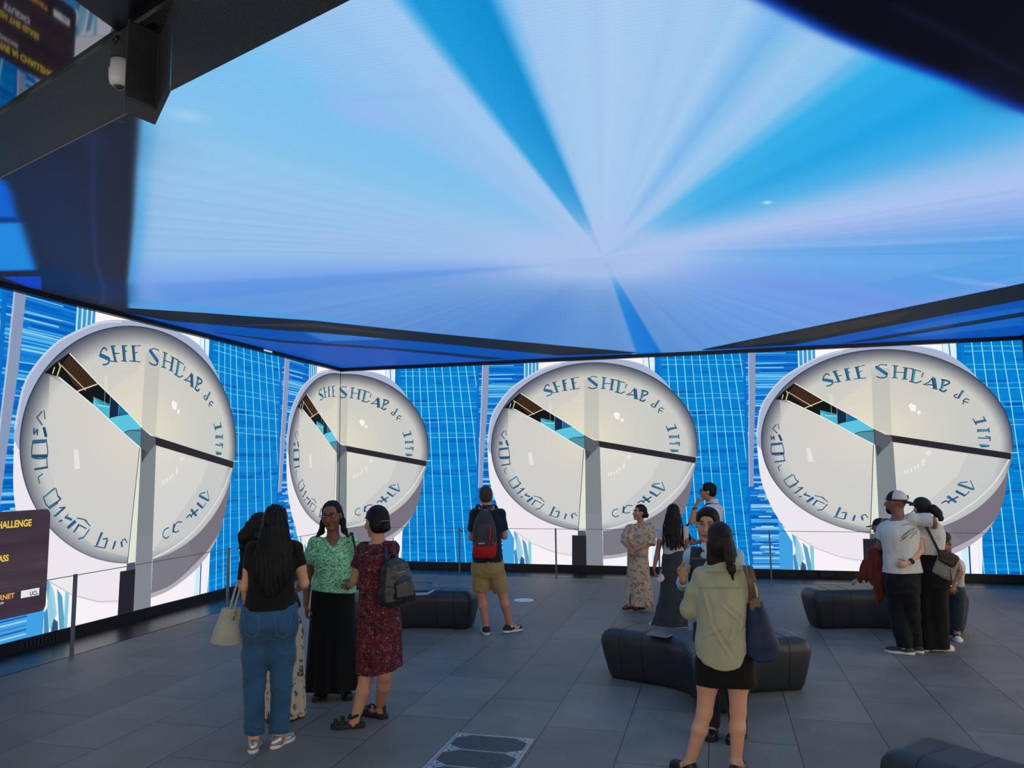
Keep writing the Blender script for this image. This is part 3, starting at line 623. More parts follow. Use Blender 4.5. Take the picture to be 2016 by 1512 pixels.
# floor box lid with two stone-filled trays
t = empty('floor_access_lid', (-1.64, 5.0, 0)); tag(t, 'metal framed access lid let into the floor, stone infill', 'floor lid')
steel = plain('worn zinc frame', (168, 176, 184), rough=.4, metal=.25)
m = MB(); m.box((-.292, -.62, 0), (-.278, .60, .006)); m.box((.278, -.62, 0), (.292, .60, .006)); m.box((-.278, .588, 0), (.278, .60, .006)); m.build('lid_frame', steel, t)
infill = plain('grey stone infill', (64, 67, 72), rough=.6, var=.3, scale=40)
for k in range(4):
    y1 = .584-k*.30; y0 = y1-.288
    m = MB(); c_ = .075; m.prism([(-.272, y0), (.272, y0), (.272, y1), (-.272, y1)], 0, .003); tray = m.build('tray', steel, t)
    m = MB(); m.prism([(-.262+c_*1.3, y0+.008), (.262-c_*1.3, y0+.008), (.262, y0+c_), (.262, y1-c_), (.262-c_*1.3, y1-.008), (-.262+c_*1.3, y1-.008), (-.262, y1-c_), (-.262, y0+c_)], 0, .0045); m.build('stone_infill', infill, tray)
    m = MB()
    for sx in (-.235, .235):
        for yy in (y0+.028, y1-.028): m = MB(); m.lathe((sx, yy, 0), [(.009, 0), (.009, .0042)], 10); m.build('screw', frame_black, tray)
q = on_z(1031, 1182); m = MB(); m.lathe((q[0], q[1], 0), [(.15, 0), (.15, .004), (.138, .006)], 40)
t = tag(m.build('floor_disc', plain('frosted white disc', (225, 225, 222), rough=.5)), 'round white disc set in the floor right of the man in khaki shorts', 'floor disc')

# ------------------------------------------------------------------ benches: three arms, rounded, leaning in towards the foot
bench_mat = plain('charcoal rubbery leather', (37, 40, 45), rough=.42, spec=.5, var=.1, scale=3, bmp=.08, bscale=260)
seam_mat = plain('dark seam cord', (16, 18, 22), rough=.6)
def bench_outline(angs, L, w, d, R=.30):
    """plan of a three-armed seat, drawn in by d"""
    out = []
    n = len(angs)
    for i, a in enumerate(angs):
        ax = np.array((math.cos(a), math.sin(a))); nx = np.array((-math.sin(a), math.cos(a))); l = L[i]-d; ww = w-d; cr = .07
        for s, (c0, c1) in ((-1, (0, 1)), (1, (1, 0))):
            for k in range(5):
                th = (k/4)*math.pi/2
                if s < 0: p = ax*(l-cr+cr*math.sin(th))+nx*(-(ww-cr)-cr*math.cos(th))
                else: p = ax*(l-cr+cr*math.cos(th))+nx*((ww-cr)+cr*math.sin(th))
                out.append(p)
        b_ = angs[(i+1) % n]; b_ = b_ if b_ > a else b_+2*math.pi
        bx = np.array((math.cos(b_), math.sin(b_))); nb = np.array((math.sin(b_), -math.cos(b_)))
        half = (b_-a)/2; t0 = ww/math.tan(half) if abs(half-math.pi/2) > .01 else 0
        inn = R+ww/math.tan(half); pA = ax*inn+nx*ww; pB = bx*inn+nb*ww; mid = (ax+bx); cor = ax*t0+nx*ww
        for k in range(9):
            t_ = k/8; out.append(pA*(1-t_)**2+cor*2*t_*(1-t_)+pB*t_**2)
    return out
def make_bench(cx, cy, angs, L, label, h=.45, w=.235):
    angs = sorted(math.radians(a) % (2*math.pi) for a in angs) if not isinstance(L, list) else [math.radians(a) for a in angs]
    if not isinstance(L, list): L = [L]*3
    t = empty('lounge_bench', (cx, cy, 0)); tag(t, label, 'bench', 'three-armed charcoal benches')
    prof = [(.085, 0), (.065, .012), (.05, .05), (.02, .20), (.0, .33), (.006, .38), (.028, .422), (.062, .444), (.10, h)]
    v = []; f = []; rings = []
    for d, z in prof:
        r = bench_outline(angs, L, w, d); rings.append(len(r)); v += [(p[0], p[1], z) for p in r]
    n = rings[0]
    for i in range(len(prof)-1):
        for k in range(n): f.append([i*n+k, i*n+(k+1) % n, (i+1)*n+(k+1) % n, (i+1)*n+k])
    f.append(list(range(n))[::-1]); f.append([(len(prof)-1)*n+k for k in range(n)])
    body = mesh_obj('seat_body', v, f, bench_mat, t, False)
    me = body.data
    for p in me.polygons: p.use_smooth = abs(p.normal.z) < .995
    for i, a in enumerate(angs):                     # piped seams across each arm
        ax = np.array((math.cos(a), math.sin(a))); nx = np.array((-math.sin(a), math.cos(a)))
        for j, dist in enumerate((L[i]-.22, L[i]-.44)):
            if dist < .35: continue
            pts = []
            for d, z in prof[2:]: p = ax*dist+nx*(w-d); pts.append((p[0], p[1], z))
            k_ = len(pts); pts += [(ax[0]*dist+nx[0]*s*(w-.1), ax[1]*dist+nx[1]*s*(w-.1), h) for s in (.5, 0, -.5)]
            for d, z in prof[2:][::-1]: p = ax*dist-nx*(w-d); pts.append((p[0], p[1], z))
            m = MB(); m.tube(pts, .0032, 5); m.build('seam', seam_mat, t, True)
    return t
make_bench(-.14, 7.16, [22, 158, 280], [.86, .98, .74], 'charcoal three-armed bench behind the woman in sage, a dark booklet on it')
make_bench(-3.82, 9.22, [2, 96, 225], [.88, .66, .7], 'charcoal bench left of the man in khaki shorts, a pale leaflet on it')
make_bench(1.86, 10.36, [-22, 90, 197], [.90, .8, .92], 'charcoal bench at the right behind the couple in white tees')
make_bench(1.58, 4.15, [20, 137, 258], [.86, .93, .86], 'charcoal bench cut off by the bottom right corner of the frame')
# ------------------------------------------------------------------ rounded shapes: distance fields turned into one smooth surface
F32 = np.float32
def vnoise(X, Y, Z, sc, seed=0):
    """smooth lattice noise, -1..1; sc = cells per metre along x, y, z"""
    tb = np.random.RandomState(seed).rand(17, 17, 17).astype(F32)*2-1
    i = []; u = []
    for A_, s_ in ((X, sc[0]), (Y, sc[1]), (Z, sc[2])):
        a = A_*s_+100.0; b = np.floor(a); t = (a-b).astype(F32); i.append(b.astype(np.int32) % 16); u.append(t*t*t*(t*(6*t-15)+10))
    out = 0
    for dx in (0, 1):
        for dy in (0, 1):
            for dz in (0, 1):
                w = (u[0] if dx else 1-u[0])*(u[1] if dy else 1-u[1])*(u[2] if dz else 1-u[2])
                out = out+w*tb[i[0]+dx, i[1]+dy, i[2]+dz]
    return out
V = lambda *a: np.array(a if len(a) > 1 else a[0], float)
def unit(v): v = np.asarray(v, float); return v/(np.linalg.norm(v)+1e-12)
def rotz(a): a = math.radians(a); return np.array([[math.cos(a), -math.sin(a), 0], [math.sin(a), math.cos(a), 0], [0, 0, 1.0]])
def rotx(a): a = math.radians(a); return np.array([[1.0, 0, 0], [0, math.cos(a), -math.sin(a)], [0, math.sin(a), math.cos(a)]])
def roty(a): a = math.radians(a); return np.array([[math.cos(a), 0, math.sin(a)], [0, 1.0, 0], [-math.sin(a), 0, math.cos(a)]])
class Field:
    def __init__(s, h=.006): s.h = h; s.ops = []
    def _put(s, fn, lo, hi, k, op): s.ops.append((fn, np.asarray(lo, float), np.asarray(hi, float), k, op)); return s
    def cone(s, a, b, ra, rb=None, k=.012, op='+', flat=None, fs=1.0, ends=(False, False)):
        a, b = V(a), V(b); rb = ra if rb is None else rb; R = max(ra, rb)*max(1, fs)
        n = unit(flat) if flat is not None else None
        def fn(X, Y, Z):
            px, py, pz = X-a[0], Y-a[1], Z-a[2]; ba = b-a
            if n is not None:
                q = (px*n[0]+py*n[1]+pz*n[2])*(1/fs-1); px = px+q*n[0]; py = py+q*n[1]; pz = pz+q*n[2]; ba = ba+n*(ba@n)*(1/fs-1)
            L = ba@ba+1e-12; tt = (px*ba[0]+py*ba[1]+pz*ba[2])/L; t = np.clip(tt, 0, 1)
            d = np.sqrt((px-t*ba[0])**2+(py-t*ba[1])**2+(pz-t*ba[2])**2)-(ra+(rb-ra)*t)
            d = d*(min(fs, 1.0) if n is not None else 1)
            if ends[0]: d = np.maximum(d, -tt*math.sqrt(L))
            if ends[1]: d = np.maximum(d, (tt-1)*math.sqrt(L))
            return d
        return s._put(fn, np.minimum(a, b)-R, np.maximum(a, b)+R, k, op)
    def chain(s, pts, rs, k=.012, op='+', **kw):
        for i in range(len(pts)-1): s.cone(pts[i], pts[i+1], rs[i], rs[i+1], k, op, **kw)
        return s
    def ell(s, c, r, R=None, k=.012, op='+'):
        c = V(c); r = V(r); M = np.eye(3) if R is None else R; m = r.max()
        def fn(X, Y, Z):
            p = [X-c[0], Y-c[1], Z-c[2]]
            q = [(p[0]*M[0, j]+p[1]*M[1, j]+p[2]*M[2, j]) for j in range(3)]
            k0 = np.sqrt((q[0]/r[0])**2+(q[1]/r[1])**2+(q[2]/r[2])**2); k1 = np.sqrt((q[0]/r[0]**2)**2+(q[1]/r[1]**2)**2+(q[2]/r[2]**2)**2)
            return k0*(k0-1)/(k1+1e-6)
        return s._put(fn, c-m, c+m, k, op)
    def box(s, c, hf, rd=.01, R=None, k=.012, op='+', taper=0.0):
        c = V(c); hf = V(hf); M = np.eye(3) if R is None else R; m = np.linalg.norm(hf)+rd
        def fn(X, Y, Z):
            p = [X-c[0], Y-c[1], Z-c[2]]; q = [(p[0]*M[0, j]+p[1]*M[1, j]+p[2]*M[2, j]) for j in range(3)]
            g = 1-taper*np.clip(q[2]/hf[2], -1, 1) if taper else 1.0
            a = [np.abs(q[0])-(hf[0]*g-rd), np.abs(q[1])-(hf[1]*g-rd), np.abs(q[2])-(hf[2]-rd)]
            return np.sqrt(sum(np.maximum(v, 0)**2 for v in a))+np.minimum(np.maximum(np.maximum(a[0], a[1]), a[2]), 0)-rd
        return s._put(fn, c-m, c+m, k, op)
    def stack(s, rows, M=None, o=(0, 0, 0), k=.012, op='+', n=2.0, folds=None, ext=(0, 0)):
        """elliptic cross-sections (z, cx, cy, rx, ry) blended along z in the frame M at o"""
        B_ = np.array(sorted(rows), float); zz_ = np.linspace(B_[0, 0], B_[-1, 0], 81); A_ = np.stack([zz_]+[np.interp(zz_, B_[:, 0], B_[:, j]) for j in range(1, 5)], 1)
        if len(rows) > 2:
            for _ in range(2): Pd = np.concatenate([A_[:1].repeat(4, 0), A_, A_[-1:].repeat(4, 0)]); A_[4:-4, 1:] = np.mean([Pd[i:i+81, 1:] for i in range(9)], 0)[4:-4]
        o = V(o); Mx = np.eye(3) if M is None else M
        R = float(max(np.abs(A_[:, 1])+A_[:, 3]).max() if False else (np.abs(A_[:, 1])+A_[:, 3]).max()); R2 = float((np.abs(A_[:, 2])+A_[:, 4]).max()); RR = math.hypot(R, R2)*1.05
        ends = np.array([Mx@np.array([0, 0, A_[0, 0]])+o, Mx@np.array([0, 0, A_[-1, 0]])+o])
        z0, z1 = A_[0, 0]-ext[0], A_[-1, 0]+ext[1]
        def fn(X, Y, Z):
            p = [X-o[0], Y-o[1], Z-o[2]]; q = [(p[0]*Mx[0, j]+p[1]*Mx[1, j]+p[2]*Mx[2, j]) for j in range(3)]
            z = q[2]; zz = A_[:, 0]; I = lambda c: np.interp(z, zz, A_[:, c]).astype(F32)
            rx, ry = I(3), I(4); ex = (q[0]-I(1)); ey = (q[1]-I(2))
            if folds is not None:
                g = 1+folds(np.arctan2(ey/ry, ex/rx), z); rx = rx*g; ry = ry*g
            if n == 2.0: kk = np.sqrt((ex/rx)**2+(ey/ry)**2)
            else: kk = (np.abs(ex/rx)**n+np.abs(ey/ry)**n)**(1/n)
            g2 = np.sqrt((ex/rx**2)**2+(ey/ry**2)**2)/np.maximum(np.sqrt((ex/rx)**2+(ey/ry)**2), 1e-4)
            d = (kk-1)/np.maximum(g2, 1e-3)
            return np.maximum(np.maximum(d, z0-z), z-z1)
        return s._put(fn, ends.min(0)-RR, ends.max(0)+RR, k, op)
    def cut(s, pt, nrm, k=.0):
        pt, nrm = V(pt), unit(nrm)
        return s._put(lambda X, Y, Z: (X-pt[0])*nrm[0]+(Y-pt[1])*nrm[1]+(Z-pt[2])*nrm[2], (0, 0, 0), (0, 0, 0), k, 'c')
    def ripple(s, fn): return s._put(fn, (0, 0, 0), (0, 0, 0), 0, 'r')
    def folds(s, amp, sc, seed=0, amp2=0, sc2=None):
        def fn(X, Y, Z):
            v = amp*vnoise(X, Y, Z, sc, seed)
            if amp2: v = v+amp2*vnoise(X, Y, Z, sc2, seed+1)
            return v
        return s.ripple(fn)
    def arrays(s):
        h = s.h; us = [o for o in s.ops if o[4] == '+']
        lo = np.min([o[1] for o in us], 0)-4*h; hi = np.max([o[2] for o in us], 0)+4*h
        for o in s.ops:              # axis-aligned cuts shrink the work
            if o[4] == 'c':
                z = [o[0](*c) for c in (lo, hi)]
        n = np.ceil((hi-lo)/h).astype(int)+1
        ax = [(lo[i]+h*np.arange(n[i])).astype(F32) for i in range(3)]
        f = np.full(n, .3, F32)
        for fn, a, b, k, op in sorted(s.ops, key=lambda q: {'r': 1, 'c': 2}.get(q[4], 0)):
            if op in 'cr':
                if op == 'c': f = np.maximum(f, fn(ax[0][:, None, None], ax[1][None, :, None], ax[2][None, None, :]))
                else:
                    m = np.abs(f) < .05; ii = np.nonzero(m); f[ii] = f[ii]+fn(ax[0][ii[0]], ax[1][ii[1]], ax[2][ii[2]])
                continue
            mg = k+3*h
            i0 = np.clip(np.floor((a-mg-lo)/h).astype(int), 0, n); i1 = np.clip(np.ceil((b+mg-lo)/h).astype(int)+1, 0, n)
            if (i1 <= i0).any(): continue
            sl = tuple(slice(i0[i], i1[i]) for i in range(3))
            d = fn(ax[0][sl[0]][:, None, None], ax[1][sl[1]][None, :, None], ax[2][sl[2]][None, None, :]).astype(F32)
            g = f[sl]
            if op == '+':
                hh = np.maximum(k-np.abs(g-d), 0)/max(k, 1e-6); f[sl] = np.minimum(g, d)-hh*hh*k*.25
            elif op == '-':
                d = -d; hh = np.maximum(k-np.abs(g-d), 0)/max(k, 1e-6); f[sl] = np.maximum(g, d)+hh*hh*k*.25
            elif op == '&':
                big = np.full_like(f, .3); big[sl] = d; f = np.maximum(f, big)
        for i in range(3):
            f[(slice(None),)*i+(0,)] = .3; f[(slice(None),)*i+(-1,)] = .3
        return f, lo
    def mesh(s, name, mat, parent=None):
        f, lo = s.arrays(); h = s.h; sg = f < 0
        c = np.zeros(tuple(np.array(f.shape)-1), np.int8)
        for dx in (0, 1):
            for dy in (0, 1):
                for dz in (0, 1): c += sg[dx:dx+c.shape[0], dy:dy+c.shape[1], dz:dz+c.shape[2]]
        ii = np.nonzero((c > 0) & (c < 8)); N = len(ii[0])
        if N == 0: raise RuntimeError('empty surface '+name)
        idx = np.full(c.shape, -1, np.int32); idx[ii] = np.arange(N)
        cor = {}
        for dx in (0, 1):
            for dy in (0, 1):
                for dz in (0, 1): cor[dx, dy, dz] = f[ii[0]+dx, ii[1]+dy, ii[2]+dz]
        acc = np.zeros((N, 3), F32); cnt = np.zeros(N, F32)
        for ax_ in range(3):
            o = [a for a in range(3) if a != ax_]
            for p in (0, 1):
                for q in (0, 1):
                    A0 = [0, 0, 0]; A0[o[0]] = p; A0[o[1]] = q; B0 = list(A0); B0[ax_] = 1
                    fa, fb = cor[tuple(A0)], cor[tuple(B0)]; m = (fa < 0) != (fb < 0)
                    t = fa/np.where(m, fa-fb, 1); pos = np.tile(np.array(A0, F32), (N, 1)); pos[:, ax_] = t
                    acc[m] += pos[m]; cnt[m] += 1
        v = (acc/cnt[:, None]+np.stack(ii, 1))*h+lo
        fs = []
        for ax_ in range(3):
            o = [(ax_+1) % 3, (ax_+2) % 3]
            sa = [slice(None)]*3; sb = [slice(None)]*3; sa[ax_] = slice(0, -1); sb[ax_] = slice(1, None)
            a, b = sg[tuple(sa)], sg[tuple(sb)]; e = np.nonzero(a != b); e = np.stack(e, 1)
            ok = (e[:, o[0]] > 0) & (e[:, o[1]] > 0) & (e[:, o[0]] < c.shape[o[0]]) & (e[:, o[1]] < c.shape[o[1]]); e = e[ok]
            inside = a[e[:, 0], e[:, 1], e[:, 2]]
            q = []
            for d0, d1 in ((0, 0), (-1, 0), (-1, -1), (0, -1)):
                g = e.copy(); g[:, o[0]] += d0; g[:, o[1]] += d1; q.append(idx[g[:, 0], g[:, 1], g[:, 2]])
            q = np.stack(q, 1); q[~inside] = q[~inside][:, ::-1]; fs.append(q)
        fs = np.concatenate(fs); fs = fs[(fs >= 0).all(1)]
        me = bpy.data.meshes.new(name)
        me.vertices.add(N); me.vertices.foreach_set('co', v.astype(F32).ravel())
        me.loops.add(fs.size); me.loops.foreach_set('vertex_index', fs.astype(np.int32).ravel())
        me.polygons.add(len(fs)); me.polygons.foreach_set('loop_start', np.arange(0, fs.size, 4, dtype=np.int32))
        me.update(calc_edges=True); me.validate()
        return link_mesh(name, me, mat, parent, True)
# ------------------------------------------------------------------ people
def skin(name, c): 
    m = plain(name, c, rough=.5, var=.07, scale=14, bmp=.05, bscale=300); b = m.node_tree.nodes['Principled BSDF']
    b.inputs['Subsurface Weight'].default_value = .12; b.inputs['Subsurface Radius'].default_value = (.012, .005, .003); b.inputs['Subsurface Scale'].default_value = 1.0
    return m
def hair_mat(name, c, rough=.42):
    m, nt, b = new_mat(name); co = coords(nt, (1, 1, .06)); n = nd(nt, 'ShaderNodeTexNoise', Scale=170.0, Detail=3.0); nt.links.new(co, n.inputs['Vector'])
    L = lin(c); nt.links.new(ramp(nt, n.outputs[0], [(.3, tuple(v*.45 for v in L[:3])+(1,)), (.7, tuple(min(1, v*1.7) for v in L[:3])+(1,))]), b.inputs['Base Color'])
    b.inputs['Roughness'].default_value = rough+.08; b.inputs['Specular IOR Level'].default_value = .22; bump(nt, b, n.outputs[0], .6, .006); return m
def cloth(name, c, rough=.85, var=.12, wr=14, bmp=.25, sheen=.15, scale=9):
    m = plain(name, c, rough=rough, var=var, scale=scale, bmp=bmp, bscale=wr, spec=.25, sheen=sheen); return m
eye_w, iris_m = plain('eye white', (205, 200, 196), rough=.25, var=.02), plain('dark iris', (28, 18, 14), rough=.15)
brow_m = plain('dark brow', (24, 18, 16), rough=.8)
class Person:
    """feet = pixel of the point between the feet; joints are measured as (pixel x, pixel y, metres further away)"""
    def __init__(s, feet, H, label, face=0, sex='f', bulk=1.0, group=None, h=.006, hs=1.0, slim=1.0):
        s.hs, s.slim = hs, slim
        s.w = on_z(*feet); s.H = H; s.S = H/1.70; s.sex = sex; s.face = face; s.bulk = bulk; s.h = h
        d = s.w[:2]-EYE[:2]; s.dist = float(np.linalg.norm(d)); s.az = math.atan2(-d[0], d[1])     # local +y looks away from the camera
        s.R = rotz(math.degrees(s.az)); s.label = label; s.group = group; s.children = []
        s.Mt = rotz(face); s.lean = (0, 0)
    def P(s, x, y, dy=0.0):
        r = s.R.T@ray(x, y); t = (s.dist+dy)/r[1]; p = r*t; return np.array([p[0], p[1]-s.dist, p[2]+EYE[2]])
    def rows(s, e=0.0, lo=None, hi=None, mul=1.0):
        f = s.sex == 'f'
        R = [(.80,.150,.098),(.88,.172,.116),(.94,.168,.112),(1.05,.128,.094),(1.13,.128,.094),(1.23,.142,.104),(1.30,.150,.102),(1.36,.142,.082),(1.405,.088,.062),(1.44,.050,.052)] if f else \
            [(.82,.145,.100),(.90,.162,.116),(.97,.156,.110),(1.06,.148,.104),(1.14,.154,.106),(1.24,.172,.114),(1.31,.178,.112),(1.37,.158,.088),(1.415,.095,.066),(1.45,.056,.056)]
        b = s.bulk; out = []
        for z, rx, ry in R:
            if lo is not None and z < lo/s.S-.001: continue
            if hi is not None and z > hi/s.S+.001: continue
            g = b if z < 1.36 else 1.0
            out.append((z*s.S, 0, 0, rx*g*s.S*mul+e, ry*g*s.S*mul+e))
        return out
    def torso_frame(s, hip, neck):
        """tilt the torso so that it runs from the hip point to the neck point"""
        up = unit(neck-hip); f = rotz(s.face)@np.array([0, 1.0, 0]); x = unit(np.cross(f, up)); y = np.cross(up, x)
        s.Mt = np.stack([x, y, up], 1); s.hip = hip; s.o = neck-up*(1.435 if s.sex == 'f' else 1.445)*s.S; s.neck = neck
    def body(s, J, skinm, head=(0, 0, 0), hands=None, jaw=1.0):
        """J: hip, neck, head, sh/el/wr/hp/kn/an for l and r (l = left in the picture)"""
        S_ = s.S; s.J = J; F = Field(s.h); b = s.bulk; f = s.sex == 'f'
        s.torso_frame(J['hip'], J['neck'])
        F.stack(s.rows(mul=.93), s.Mt, s.o, k=.03)
        for q in 'lr':
            sh, el, wr = J['sh'+q], J['el'+q], J['wr'+q]; g = (.9 if f else 1.0)*S_*(1+.5*(b-1))
            F.cone(J['neck']-s.Mt[:, 2]*.06*S_, sh, .036*S_, .046*g, k=.03)
            F.chain([sh, sh*.45+el*.55, el], [.046*g, .044*g, .036*g], k=.015)
            F.chain([el, el*.65+wr*.35, wr], [.037*g, .036*g, .0235*g], k=.012)
            hp, kn, an = J['hp'+q], J['kn'+q], J['an'+q]; lg = S_*(1+.7*(b-1))
            F.chain([hp, hp*.5+kn*.5, kn], [.088*lg*s.slim, .072*lg*s.slim**.5, .052*lg], k=.03)
            dv = unit(an-kn); bk = rotz(s.face)@np.array([0, -1.0, 0])
            F.chain([kn, kn+(an-kn)*.32+bk*.012*S_, an], [.050*lg, .051*lg, .033*S_], k=.02)
            fd = J.get('ft'+q, rotz(s.face)@np.array([0, 1.0, 0])); heel = an+np.array([0, 0, -.045*S_])-fd*.02; toe = an*1.0; toe[2] = max(an[2]-.066*S_, .016)
            F.chain([an, an+fd*.10*S_*.6+np.array([0, 0, -.035*S_]), V(*(an[:2]+fd[:2]*.145*S_), toe[2]+.012)], [.032*S_, .025*S_, .015*S_], k=.02)
            F.cone(an, heel, .032*S_, .026*S_, k=.02)
            hd = (hands or {}).get(q)
            if hd: s.hand(F, wr, hd, q)
            else: s.hand(F, wr, dict(d=unit(wr-el), n=np.cross(unit(wr-el), [0, 1, 0])*(1 if q == 'r' else -1), curl=.5), q)
        S_ = s.S*s.hs; hc = J['head']; s.Rh = rotz(head[0])@rotx(head[1])@roty(head[2]); s.hc = hc; Hd = lambda x, y, z: hc+s.Rh@(np.array([x, y, z])*S_); s.Hd = Hd
        nb = J['neck']-s.Mt[:, 2]*.02; F.cone(nb, Hd(0, -.018, -.06), (.050 if f else .058)*S_, (.047 if f else .056)*S_, k=.025)
        F.ell(Hd(0, -.012, .022), np.array([.075, .094, .088])*S_, s.Rh, k=.02)
        F.ell(Hd(0, .018, -.045), np.array([.060*jaw, .068, .066])*S_, s.Rh, k=.03)
        F.cone(Hd(-.012, .066, -.098), Hd(.012, .066, -.098), .017*S_, k=.025)
        for sx in (-1, 1):
            F.ell(Hd(sx*.032, .078, .008), np.array([.019, .012, .012])*S_, s.Rh, k=.008, op='-')
            F.ell(Hd(sx*.038, .058, -.028), np.array([.024, .024, .026])*S_, s.Rh, k=.02)
            F.cone(Hd(sx*.015, .084, .030), Hd(sx*.046, .074, .030), .008*S_, .006*S_, k=.012)
            F.ell(Hd(sx*.077, -.006, -.008), np.array([.008, .018, .030])*S_, s.Rh, k=.004)
        F.chain([Hd(0, .086, .012), Hd(0, .104, -.022), Hd(0, .108, -.032)], [.008*S_, .011*S_, .012*S_], k=.010)
        for sx in (-1, 1): F.ell(Hd(sx*.012, .094, -.034), np.array([.008, .011, .008])*S_, s.Rh, k=.006)
        F.ell(Hd(0, .083, -.060), np.array([.025, .013, .007])*S_, s.Rh, k=.006); F.ell(Hd(0, .082, -.071), np.array([.021, .013, .008])*S_, s.Rh, k=.006)
        o = F.mesh('person', skinm); s.o_ = o; o.location = (s.w[0], s.w[1], 0); o.rotation_euler = (0, 0, s.az)
        tag(o, s.label, 'person', s.group); return o
    def hand(s, F, wr, hd, q):
        g = s.S*(.92 if s.sex == 'f' else 1.0); d = unit(hd['d']); n = V(hd['n']); n = unit(n-d*(n@d)); side = np.cross(d, n) if s.is_right(q) else np.cross(n, d)
        F.cone(wr, wr+d*.078*g, .024*g, .037*g, k=.010, flat=n, fs=.45); cu = hd.get('curl', .4); sp = hd.get('spread', 1.0)
        for off, L, e in ((.028, .072, 0), (.0095, .082, 1), (-.009, .076, 2), (-.0265, .060, 3)):
            p = wr+d*(.082-.004*abs(e-1))*g+side*off*g; dirn = unit(d+side*off*3.2*sp); a = cu*(.8+.12*e); pts = [p]; rs = [.0092*g]
            for seg, fr in ((0, .45), (1, .30), (2, .25)):
                th = a*(.55+.75*seg); dd = dirn*math.cos(th)+n*math.sin(th); p = p+dd*L*fr*g; pts.append(p); rs.append((.0086-.0007*seg)*g)
            F.chain(pts, rs, k=.003)
        t0 = wr+d*.022*g+side*.022*g; t1 = t0+unit(side*.75+d*.62+n*.35)*.044*g; t2 = t1+unit(side*.25+d*.9+n*.4)*.03*g; t3 = t2+unit(side*.05+d*.95+n*.45)*.024*g
        F.chain([t0, t1, t2, t3], [.015*g, .0115*g, .0098*g, .0085*g], k=.008)
    def is_right(s, q):
        """is the limb on this side of the picture the person's own right one"""
        return (q == 'r') if math.cos(math.radians(s.face)) >= 0 else (q == 'l')
    def part(s, F, name, mat, label=None):
        if not isinstance(F, Field): o = F.build(name, mat, s.o_, True)
        else: o = F.mesh(name, mat, s.o_)
        if label: o['label'] = label
        return o
    def features(s, lip=(120, 62, 58), brows=True):
        S_ = s.S*s.hs; Hd = s.Hd
        for sx in (-1, 1):
            m = MB(); c = Hd(sx*.032, .0690, .008); sph(m, c, .0125*S_); e = m.build('eye', eye_w, s.o_, True)
            m = MB(); sph(m, Hd(sx*.032, .0765, .008), .0068*S_); m.build('iris', iris_m, e, True)
            m = MB(); m.tube([Hd(sx*.046, .0735, .0145), Hd(sx*.032, .0820, .0165), Hd(sx*.019, .0795, .0125)], [.0022*S_, .0030*S_, .002*S_], 6); m.build('eyelid', brow_m, e, True)
            if brows: m = MB(); m.tube([Hd(sx*.015, .091, .031), Hd(sx*.032, .089, .037), Hd(sx*.05, .077, .033)], [.0042*S_, .004*S_, .0022*S_], 6, flat=.8); m.build('eyebrow', brow_m, s.o_, True)
        lm = plain('lips', lip, rough=.4); F = Field(.003); F.ell(Hd(0, .0855, -.0605), np.array([.024, .0125, .0058])*S_, s.Rh, k=.003); F.ell(Hd(0, .0845, -.070), np.array([.020, .0125, .0068])*S_, s.Rh, k=.003)
        F.mesh('lips', lm, s.o_)
    def shoe(s, q, upper, solem=None, L=.26, W=.088, low=True, sole_h=.022, heel=0.0, top=.075, open_=False):
        """upper and sole round a foot; fd = where the toe points"""
        an = s.J['an'+q]; fd = s.J.get('ft'+q, rotz(s.face)@np.array([0, 1.0, 0])); fd = unit(V(fd[0], fd[1], 0)); sd = np.cross(fd, [0, 0, 1]); g = s.S
        M = np.stack([sd, fd, np.array([0, 0, 1.0])], 1); base = V(an[0], an[1], max(an[2]-.092*g, 0) if an[2] < .2 else an[2]-.092*g)+fd*.045*g
        l, w = L*g/2, W*g/2
        F = Field(.0045)
        F.ell(base+fd*.052*g+V(0, 0, .030*g), (w*.98, l*.58, .036*g), M, k=.03); F.ell(base-fd*.068*g+V(0, 0, .036*g), (w*.82, l*.46, .048*g), M, k=.03)
        if not open_: F.cone(base-fd*.055*g+V(0, 0, .045*g), base-fd*.052*g+V(0, 0, top*g+.01), .038*g, .036*g, k=.03, ends=(False, True))
        F.cut(base+V(0, 0, sole_h*.6), (0, 0, -1))
        up = s.part(F, 'shoe', upper)
        F = Field(.0045); pts = [base+fd*y*l+sd*x*w for x, y in ((0, 0),)]
        F.ell(base+fd*.048*g+V(0, 0, sole_h/2), (w*1.08, l*.64, .06), M, k=.01); F.ell(base-fd*.070*g+V(0, 0, sole_h/2), (w*.90, l*.46, .06), M, k=.03)
        F.cut(base+V(0, 0, sole_h), (0, 0, 1)); F.cut(base+V(0, 0, .0), (0, 0, -1))
        so = F.mesh('sole', solem or upper, up); return up, base, fd, sd, M
    def leg_tube(s, q, r0, r1, r2, z_end=None, t=1.0, k=.03, F=None, cut=True):
        hp, kn, an = s.J['hp'+q], s.J['kn'+q], s.J['an'+q]; e = kn+(an-kn)*t
        F.cone(hp+V(0, 0, .02), kn, r0, r1, k=k); F.cone(kn, e, r1, r2, k=k, ends=(False, True))
def sph(m, c, r, n=12):
    v = []; f = []
    for i in range(1, n//2):
        a = math.pi*i/(n//2)
        for k in range(n): b = 2*math.pi*k/n; v.append((c[0]+r*math.sin(a)*math.cos(b), c[1]+r*math.sin(a)*math.sin(b), c[2]+r*math.cos(a)))
    R = n//2-1
    for i in range(R-1):
        for k in range(n): f.append([i*n+k, (i+1)*n+k, (i+1)*n+(k+1) % n, i*n+(k+1) % n])
    v += [(c[0], c[1], c[2]+r), (c[0], c[1], c[2]-r)]
    for k in range(n): f.append([R*n, k, (k+1) % n]); f.append([R*n+1, (R-1)*n+(k+1) % n, (R-1)*n+k])
    m.add(v, f)
